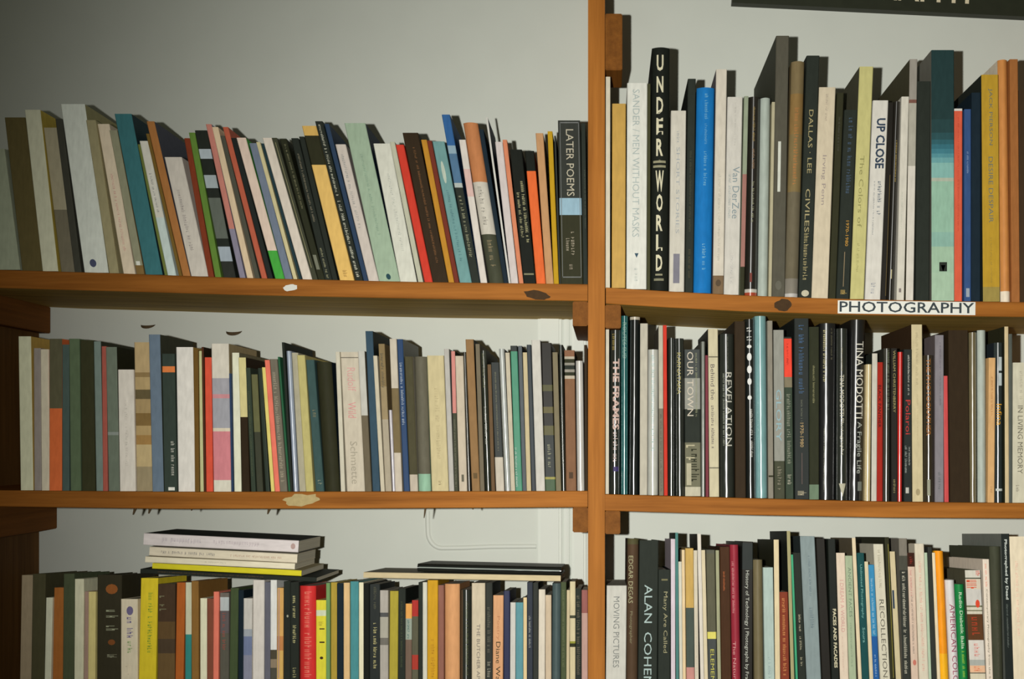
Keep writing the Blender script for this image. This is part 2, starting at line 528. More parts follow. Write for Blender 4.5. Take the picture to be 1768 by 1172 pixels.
ROWS.append(('top right shelf', 'photography books on the top right shelf', (0.20, 0.26), [
 ((0, 0, 1, 505), [
  (1045.5, 1053.5, 1046, 130, 'slim cream-white book by the post', 'slim white', (214, 206, 184), {}),
  (1056, 1080, 1057, 177, 'golden yellow hardcover with bare spine', 'golden', (198, 158, 78), {'hc': 1, 'gl': 1, 'side': (90, 72, 36)}),
  (1081.5, 1117, 1083, 141, 'thick white hardcover, pale grey title', 'thick white', (222, 222, 212), {'hc': 1, 'text': [('SANDER / MEN WITHOUT MASKS', 152, 408, .45, .34, (176, 186, 182)), ('^', 436, 444, .5, .2, (60, 84, 100)), ('~', 462, 486, .5, .2, (190, 196, 190))]}),
  (1117.5, 1123, 1118, 142, 'thin dark olive book', 'thin olive', (70, 70, 46), {}),
  (1123.5, 1154.5, 1126, 80, 'tall black book, big stacked cream letters', 'black stacked-letter', (27, 30, 24), {'hc': 1, 'rd': 1,
     'text': [(ch, a, b, .46, .38, (214, 208, 178), 'sb') for ch, a, b in (('U', 93, 121), ('N', 130, 158), ('D', 166, 195), ('E', 202, 231), ('R', 238, 268))] +
             [('W', 293, 330, .47, .46, (214, 208, 178), 'sb')] + [(ch, a, b, .47, .36, (214, 208, 178), 'sb') for ch, a, b in (('O', 334, 364), ('R', 370, 398), ('L', 404, 432), ('D', 439, 467))] +
             [('~', 274, 276.5, .46, .1, (170, 164, 130), 's'), ('#', 276, 280, .46, .7, (150, 146, 118)), ('#', 284, 288, .46, .7, (150, 146, 118)), ('#', 472, 475, .46, .4, (150, 146, 118)), ('#', 480, 484, .46, .55, (130, 128, 104))]}),
  (1155.5, 1182, 1159, 189, 'white book with grey-violet foot label', 'violet-labelled white', (207, 202, 188), {'text': [('BALCOMB GREENE SHORT STORIES'[15:], 252, 402, .5, .22, (168, 172, 172)), ('~', 225, 245, .5, .2, (168, 172, 172)), ('#', 437, 488, .47, .42, (128, 126, 136))]}),
  (1183, 1197, 1188, 135, 'slim black hardcover, hardly legible', 'slim black', (36, 36, 27), {'hc': 1, 'text': [('~', 260, 400, .5, .3, (74, 72, 50)), ('~', 430, 480, .5, .3, (80, 76, 54))]}),
  (1198, 1229, 1204, 149, 'bright blue hardcover with faded lettering', 'bright blue', (28, 118, 188), {'hc': 1, 'rd': 1, 'text': [('~', 160, 206, .55, .2, (110, 170, 200)), ('~', 212, 248, .55, .16, (100, 160, 196)), ('~', 260, 320, .55, .2, (110, 170, 200)), ('~', 420, 446, .55, .22, (120, 176, 200)), ('~', 450, 466, .55, .2, (110, 170, 200))]}),
  (1231, 1250, 1237, 118, 'cream book with brown foot label', 'brown-footed cream', (210, 202, 186), {'side': (130, 124, 130), 'bands': [(475, (122, 100, 74))], 'text': [('~', 300, 450, .5, .25, (182, 178, 164)), ('@', 482, 494, .5, .5, (90, 74, 56))]}),
  (1250.5, 1277, 1257, 165, 'white book with grey handwritten title', 'handwritten white', (206, 202, 192), {'text': [('Van DerZee', 286, 376, .66, .45, (134, 148, 152)), ('~', 300, 376, .28, .2, (170, 176, 172)), ('~', 175, 250, .55, .12, (180, 178, 170)), ('~', 440, 490, .5, .2, (184, 182, 176))]}),
  (1278, 1286.5, 1285.5, 165, 'very thin green and pink book', 'green-pink', (148, 158, 134), {'bands': [(300, (162, 116, 106)), (460, (50, 54, 44))]}),
  (1287, 1309, 1292.5, 164, 'black glossy book, red and white foot', 'glossy black', (34, 31, 23), {'gl': 2, 'text': [('~', 182, 245, .5, .2, (156, 132, 74)), ('~', 255, 290, .5, .2, (150, 120, 90)), ('~', 312, 384, .5, .22, (150, 150, 120)), ('#', 470, 486, .45, .18, (120, 50, 36))], 'bands': [(498, (196, 190, 178)), (504, (170, 70, 44))]}),  # foot bands: red label with a glint painted in pale
  (1310, 1327, 1315, 166, 'silver-green rounded book', 'silver-green', (172, 182, 172), {'rd': 1, 'gl': 1}),
  (1327.5, 1333, 1333.5, 175, 'sliver-thin cream booklet', 'sliver cream', (180, 172, 142), {}),
  (1333.5, 1356, 1341, 60, 'tallest charcoal hardcover with white label', 'tall charcoal', (86, 83, 71), {'hc': 1, 'side': (70, 66, 56), 'text': [('#', 243, 330, .4, .22, (206, 208, 196)), ('@', 484, 500, .5, .5, (100, 98, 86))]}),
  (1356.5, 1379.5, 1368, 104, 'worn brown book with torn head', 'worn brown', (124, 108, 76), {'rd': 1, 'bands': [(160, (138, 110, 66)), (230, (128, 110, 72)), (330, (108, 100, 80)), (480, (130, 124, 112)), (506, (190, 186, 180))], 'text': [('~', 185, 320, .5, .35, (172, 116, 66))]}),
  (1380, 1402.5, 1394, 94, 'dark book with ornate cream capitals', 'ornate-lettered', (38, 38, 27), {'hc': 1, 'text': [('DALLAS · LEE', 188, 298, .5, .34, (168, 156, 112)), ('CIVILES + COMICAS'[:7], 325, 400, .45, .36, (170, 158, 116)), ('~', 402, 484, .45, .36, (166, 154, 112)), ('@', 500, 512, .5, .6, (190, 184, 160))]}),
  (1403, 1432, 1416, 148, 'thick cream hardcover, faint script title', 'thick cream', (207, 194, 168), {'hc': 1, 'side': (110, 100, 80), 'text': [('Irving Penn', 266, 352, .45, .3, (158, 146, 140)), ('~', 160, 210, .5, .16, (176, 164, 146))]}),
  (1433, 1445, 1447, 158, 'dark grey-green book', 'dark grey-green', (54, 56, 46), {'hc': 1, 'text': [('~', 200, 260, .5, .3, (80, 84, 70))]}),
  (1445.5, 1468, 1459.5, 188, 'black book with blue and gold print', 'blue-gold black', (31, 33, 26), {'hc': 1, 'text': [('~', 202, 334, .55, .36, (70, 88, 108)), ('1970-1980', 380, 424, .62, .24, (200, 150, 66)), ('#', 434, 494, .5, .05, (150, 130, 100)), ('~', 500, 508, .55, .5, (190, 160, 90))]}),
  (1469, 1493, 1485, 114, 'pale yellow-green hardcover', 'yellow-green', (194, 188, 126), {'hc': 1, 'side': (92, 90, 72), 'text': [('The Colors of Barcelona'[:13], 268, 392, .45, .32, (144, 140, 90)), ('~', 420, 470, .45, .2, (158, 152, 100))]}),
  (1495, 1522, 1508.5, 172, 'white book with bold dark blue title', 'bold-titled white', (212, 208, 198), {'text': [('UP CLOSE', 203, 290, .58, .58, (52, 66, 84), 'b'), ('~', 312, 372, .66, .26, (96, 108, 120)), ('~', 312, 405, .32, .1, (120, 126, 130)), ('~', 488, 508, .5, .3, (160, 162, 166))]}),
  (1523, 1533.5, 1536, 174, 'thin black-brown book with gold line', 'black-brown', (40, 36, 24), {'gl': 1, 'text': [('#', 300, 510, .8, .08, (110, 92, 50))]}),
  (1534, 1549.5, 1546, 172, 'black glossy book with tiny gold title', 'gold-titled black', (26, 27, 21), {'gl': 2, 'text': [('~', 240, 312, .6, .22, (190, 164, 90)), ('#', 464, 480, .5, .14, (190, 180, 140))]}),
  (1550, 1565.5, 1556, 165, 'white book, slightly lower', 'low white', (207, 202, 188), {'text': [('~', 330, 400, .4, .2, (180, 184, 170)), ('#', 497, 504, .4, .3, (130, 120, 116))]}),
  (1566, 1582, 1571, 100, 'tall grey book, white lower spine', 'grey-white', (150, 144, 134), {'hc': 1, 'side': (74, 66, 52), 'bands': [(170, (120, 84, 72)), (176, (170, 166, 152)), (285, (208, 202, 190))]}),
  (1583, 1609, 1584, 138, 'wide black hardcover, unlettered', 'wide black', (35, 38, 27), {'hc': 1}),
  (1610, 1649.5, 1608, 85, 'massive teal book fading to mint', 'teal-mint', (33, 54, 54), {'hc': 1, 'side': (112, 110, 100), 'text': [('#', 452, 468, .5, .34, (44, 44, 38)), ('^', 457, 469, .5, .2, (150, 178, 156))],
     'bands': [(170, (36, 58, 58)), (205, (40, 66, 67)), (228, (44, 78, 82)), (240, (48, 92, 100)), (248, (54, 106, 118)), (256, (64, 120, 132)), (264, (82, 138, 146)), (271, (104, 156, 158)), (280, (128, 174, 166)), (306, (168, 176, 158)), (312, (142, 178, 156)), (400, (134, 172, 158)), (425, (154, 182, 156)), (470, (160, 186, 160))]}),
  (1650, 1664.5, 1650.5, 185, 'slim red book, white at head', 'slim red', (208, 204, 196), {'side': (207, 92, 66), 'bands': [(189, (209, 92, 66))], 'text': [('~', 200, 400, .5, .2, (180, 70, 50))]}),
  (1667, 1679, 1668, 186, 'thin blue book with tiny white label', 'thin blue', (52, 80, 126), {'gl': 1, 'text': [('#', 497, 512, .5, .5, (150, 160, 170)), ('~', 260, 300, .5, .3, (130, 150, 180))]}),
  (1679.5, 1698, 1680, 158, 'dark navy hardcover', 'dark navy', (25, 38, 52), {'hc': 1}),
  (1698.5, 1728, 1694, 128, 'old gold hardcover with slate capitals', 'old gold', (178, 142, 46), {'hc': 1, 'side': (40, 40, 36), 'text': [('JACK PIERSON', 152, 250, .5, .26, (104, 110, 98)), ('DESIRE DESPAIR', 270, 384, .5, .26, (104, 110, 98)), ('~', 410, 500, .5, .12, (150, 126, 56))], 'bands': [(495, (150, 132, 70))]}),
  (1731, 1748, 1727, 100, 'coppery rounded hardcover with white foot', 'coppery', (192, 128, 68), {'rd': 1, 'gl': 1, 'bands': [(502, (220, 206, 184))]}),  # pale foot band is a glint painted into the spine colour
  (1748.5, 1763, 1745, 101, 'brown clothbound book, last but one', 'brown cloth', (152, 97, 52), {'hc': 1}),
  (1763.5, 1778, 1762, 153, 'dark brown book at frame edge', 'edge brown', (62, 46, 31), {'hc': 1}),
 ]),
]))

ROWS.append(('middle left shelf', 'books on the middle left shelf', (0.14, 0.22), [
 ((0, 540, 3.447, 847), [
  (110, 186, 76, 135, 'leftmost grey-cream book on the shelf', 'grey-cream', (134, 134, 114), {'side': (120, 100, 50)}),
  (188, 234, 163, 205, 'slim mauve-grey paperback', 'mauve-grey', (98, 92, 88), {}),
  (235, 285, 204, 212, 'pale warm grey paperback', 'warm grey', (142, 136, 120), {}),
  (286, 362, 268, 150, 'burnt orange book with dark head', 'burnt orange', (62, 60, 44), {'bands': [(530, (156, 78, 42))]}),
  (363, 408, 344, 185, 'slim blackish-blue paperback', 'blackish-blue', (52, 64, 60), {}),
  (409, 478, 384, 150, 'dark bottle green book', 'bottle green', (64, 76, 56), {'hc': 1}),
  (479, 558, 445, 158, 'black-brown book with bare spine', 'black-brown', (38, 38, 25), {'hc': 1}),
  (559, 602, 528, 165, 'slim grey-teal paperback', 'grey-teal', (90, 102, 96), {'side': (40, 40, 30)}),
  (603, 634, 578, 195, 'sliver-thin dull red book', 'dull red', (130, 68, 58), {}),
  (635, 704, 606, 200, 'dark sage paperback with maroon patch', 'dark sage', (88, 96, 84), {'side': (36, 34, 24), 'bands': [(260, (86, 94, 82)), (680, (110, 116, 110)), (700, (84, 92, 80))]}),
  (705, 800, 676, 335, 'white paperback, clearly lower', 'low white', (186, 180, 170), {'text': [('~', 480, 900, .5, .2, (160, 156, 148))]}),
  (801, 896, 772, 170, 'mottled beige book with brown blotches', 'mottled beige', (154, 134, 98), {'hc': 1, 'bands': [(300, (120, 100, 66)), (330, (150, 130, 92)), (410, (84, 74, 50)), (470, (140, 120, 84)), (560, (108, 84, 48)), (640, (150, 128, 88)), (700, (136, 106, 62)), (760, (160, 142, 104)), (900, (130, 118, 92))]}),
  (902, 970, 866, 125, 'slate blue hardcover, taller', 'slate blue', (90, 104, 118), {'hc': 1, 'side': (48, 50, 44)}),
  (971, 1048, 942, 240, 'black-green book with orange label', 'orange-labelled', (46, 56, 49), {'gl': 1, 'bands': [(262, (216, 124, 66)), (300, (46, 56, 49))], 'text': [('#', 1030, 1050, .6, .5, (210, 210, 200)), ('~', 740, 960, .75, .3, (160, 160, 150))]}),
  (1050, 1152, 1026, 200, 'wide white hardcover', 'wide white', (204, 200, 192), {'hc': 1, 'side': (150, 120, 60)}),
  (1153, 1180, 1132, 218, 'sliver-thin amber-brown book', 'amber-brown', (100, 74, 32), {}),
  (1181, 1205, 1158, 222, 'sliver-thin pale lime book', 'pale lime', (178, 178, 132), {}),
  (1206, 1226, 1184, 200, 'sliver-thin dark chestnut book', 'dark chestnut', (72, 42, 26), {'hc': 1, 'side': (40, 34, 24)}),
 ]),
 ((340, 550, 3.553, 848), [
  (42, 92, 24, 235, 'tomato red paperback', 'tomato red', (200, 78, 56), {}),
  (98, 206, 70, 150, 'book banded in pink, lilac, cream', 'pink-banded', (198, 192, 178), {'hc': 1, 'side': (150, 134, 100), 'bands': [(338, (152, 150, 156)), (440, (188, 132, 136)), (466, (150, 150, 156)), (655, (200, 190, 168)), (676, (194, 122, 128)), (985, (200, 196, 180))]}),
  (207, 221, 186, 335, 'sliver-thin deep blue book', 'deep blue', (44, 62, 90), {}),
  (222, 272, 192, 205, 'white paperback, yellowing', 'yellowing white', (212, 212, 188), {'side': (110, 104, 80)}),
  (273, 328, 236, 236, 'book half cream, half black', 'cream-black', (202, 192, 136), {'bands': [(585, (42, 40, 30))]}),
  (329, 360, 282, 300, 'slim dark green-grey paperback', 'dark green-grey', (52, 62, 50), {'text': [('~', 420, 960, .5, .4, (80, 88, 64))]}),
  (361, 412, 316, 340, 'dark olive paperback with lighter edge', 'lit olive', (96, 96, 62), {'bands': [(680, (56, 58, 44))], 'gl': 1}),
  (413, 444, 342, 300, 'slim blackish green paperback', 'blackish green', (42, 52, 42), {'gl': 1}),
  (445, 470, 366, 295, 'slim lemon cream paperback', 'lemon cream', (216, 202, 116), {}),
  (471, 502, 394, 250, 'slim coral pink paperback', 'coral', (228, 118, 98), {}),
  (503, 554, 432, 245, 'grey-brown paperback with speckled print', 'speckled grey', (112, 106, 92), {'text': [('~', 300, 1000, .5, .5, (160, 150, 130))]}),
  (555, 568, 474, 230, 'sliver-thin emerald book', 'emerald', (44, 94, 64), {}),
  (569, 584, 508, 142, 'tall thin black hardcover', 'tall black', (28, 32, 32), {'hc': 1}),
  (585, 620, 532, 195, 'silvery blue glossy paperback', 'silvery blue', (152, 162, 178), {'gl': 2}),
  (621, 664, 560, 205, 'greyish cream paperback', 'greyish cream', (170, 164, 140), {}),
  (665, 718, 602, 222, 'straw yellow paperback', 'straw', (188, 178, 116), {}),
  (722, 774, 652, 250, 'dark teal book with small marks', 'dark teal', (60, 84, 82), {'hc': 1, 'text': [('~', 540, 590, .6, .5, (120, 120, 90)), ('~', 985, 1040, .6, .5, (130, 136, 116))]}),
  (775, 870, 712, 262, 'thick dark olive-brown hardcover', 'olive-brown', (52, 50, 34), {'hc': 1, 'rd': 1, 'side': (30, 44, 58)}),
  (880, 914, 838, 200, 'slim ivory book with blue shadow', 'slim ivory', (206, 200, 180), {}),
  (915, 1028, 858, 200, 'thick cream book with pink title', 'pink-titled cream', (202, 192, 172), {'hc': 1, 'text': [('Rudolf Wild'[:6], 270, 420, .55, .45, (212, 162, 156)), ('Wild', 490, 590, .5, .45, (212, 150, 146)), ('Schmetterlinge'[:8], 740, 1010, .5, .4, (168, 160, 142)), ('#', 203, 208, .5, .98, (96, 90, 80))]}),
  (1029, 1070, 975, 195, 'white book with grey-brown lower half', 'half white', (198, 196, 186), {'bands': [(575, (110, 98, 78))]}),
  (1071, 1124, 1018, 70, 'tallest slate hardcover', 'tall slate', (62, 78, 94), {'hc': 1, 'side': (32, 38, 38)}),
  (1125, 1150, 1068, 225, 'slim eggshell paperback', 'eggshell', (206, 196, 172), {}),
  (1151, 1190, 1100, 150, 'brown book with lighter lower half', 'two-tone brown', (140, 120, 84), {'bands': [(390, (160, 142, 108)), (600, (176, 164, 140))], 'text': [('~', 180, 400, .5, .5, (90, 84, 66))]}),
  (1191, 1213, 1166, 560, 'short slim silvery glossy booklet', 'silvery', (186, 180, 186), {'gl': 2}),
  (1214, 1262, 1172, 120, 'white book with brown middle band', 'brown-banded white', (204, 194, 176), {'bands': [(402, (128, 110, 84)), (812, (206, 194, 176))]}),
 ]),
 ((670, 560, 3.661, 847.5), [
  (97, 134, 42, 88, 'royal navy book with white lettering', 'navy', (36, 66, 106), {'hc': 1, 'gl': 1, 'side': (110, 112, 104), 'text': [('~', 240, 640, .5, .5, (170, 180, 190))]}),
  (135, 186, 96, 200, 'dark taupe book with cream foot', 'dark taupe', (78, 72, 54), {'bands': [(950, (196, 184, 166))]}),
  (188, 270, 156, 200, 'grey-brown book with mint foot', 'mint-footed', (108, 104, 88), {'rd': 1, 'bands': [(946, (152, 192, 164))]}),
  (272, 380, 232, 192, 'broad buff-coloured paperback', 'buff', (208, 194, 150), {'text': [('~', 400, 860, .5, .25, (190, 176, 136)), ('~', 990, 1020, .5, .2, (140, 126, 96))]}),
  (382, 415, 344, 150, 'slim pearl grey glossy book', 'pearl grey', (186, 182, 174), {'gl': 1}),
  (416, 446, 390, 165, 'slim pink book, dark striped foot', 'pink-headed', (216, 144, 134), {'bands': [(560, (74, 68, 58))], 'text': [('~', 600, 1030, .5, .5, (120, 116, 100))]}),
  (447, 500, 412, 195, 'light peach paperback with foot mark', 'light peach', (206, 192, 170), {'text': [('#', 950, 995, .5, .3, (110, 106, 96))]}),
  (501, 526, 466, 170, 'slim charcoal glossy book', 'charcoal', (66, 64, 56), {'gl': 2}),
  (528, 580, 478, 90, 'tall cardboard-brown hardcover', 'cardboard brown', (152, 118, 78), {'hc': 1, 'side': (40, 42, 34), 'text': [('#', 940, 975, .5, .5, (110, 90, 60))]}),
  (581, 610, 546, 120, 'slim greyish taupe book', 'greyish taupe', (122, 112, 92), {}),
  (611, 650, 574, 160, 'blackish glossy book with white lettering', 'glossy blackish', (52, 56, 46), {'gl': 2, 'text': [('~', 180, 400, .5, .4, (140, 140, 110)), ('~', 520, 760, .5, .4, (190, 190, 180))]}),
  (651, 680, 622, 250, 'slim umber paperback', 'umber', (112, 88, 62), {}),
  (681, 736, 642, 238, 'black book with cream foot label', 'cream-footed black', (36, 37, 30), {'gl': 1, 'bands': [(840, (200, 190, 172))], 'text': [('~', 300, 800, .5, .2, (120, 120, 92))]}),
  (738, 773, 694, 150, 'slim white glossy book', 'glossy white', (192, 196, 190), {'gl': 2}),
  (774, 802, 736, 175, 'slim parchment book', 'parchment', (206, 196, 172), {}),
  (804, 848, 768, 130, 'sea green book with black head', 'sea green', (34, 40, 36), {'side': (36, 44, 40), 'gl': 1, 'bands': [(166, (76, 148, 118))], 'text': [('~', 780, 1030, .25, .3, (190, 196, 190))]}),
  (849, 874, 816, 130, 'slim steel grey book', 'steel grey', (98, 104, 108), {}),
  (875, 905, 846, 172, 'slim wheat-coloured book', 'wheat', (208, 192, 152), {}),
  (906, 934, 872, 125, 'slim blue-black glossy book', 'blue-black', (46, 54, 60), {'gl': 1}),
  (935, 993, 902, 95, 'chalk white hardcover, taller', 'chalk white', (212, 208, 198), {'hc': 1, 'side': (60, 58, 46)}),
  (994, 1060, 964, 112, 'black book mottled with yellow', 'yellow-mottled', (44, 44, 27), {'gl': 1, 'bands': [(380, (84, 82, 46)), (420, (50, 50, 28)), (520, (100, 92, 50)), (560, (46, 46, 28)), (640, (92, 88, 48)), (700, (50, 52, 34)), (965, (156, 150, 70)), (980, (62, 88, 54))], 'text': [('~', 760, 910, .5, .35, (150, 150, 120))]}),
  (1061, 1095, 1036, 172, 'slim mushroom grey book', 'mushroom', (134, 124, 98), {}),
  (1096, 1124, 1076, 125, 'slim black plastic-wrapped book', 'black wrapped', (42, 46, 40), {'gl': 2, 'hc': 1, 'text': [('~', 500, 900, .5, .4, (150, 150, 140))]}),
  (1125, 1191, 1112, 160, 'cinnamon brown book with striped band', 'cinnamon', (146, 104, 78), {'bands': [(200, (190, 180, 160)), (216, (56, 56, 50)), (240, (150, 146, 134)), (256, (50, 52, 48)), (282, (156, 150, 138)), (300, (52, 54, 50)), (322, (198, 186, 166)), (342, (140, 102, 74))], 'side': (48, 46, 36), 'text': [('#', 935, 975, .5, .4, (90, 70, 52))]}),
  (1195, 1242, 1184, 226, 'bright white glossy paperback', 'bright white', (214, 210, 202), {'gl': 2}),
  (1243, 1263, 1238, 125, 'dark olive book beside the post', 'olive', (58, 52, 35), {'hc': 1}),
 ]),
]))

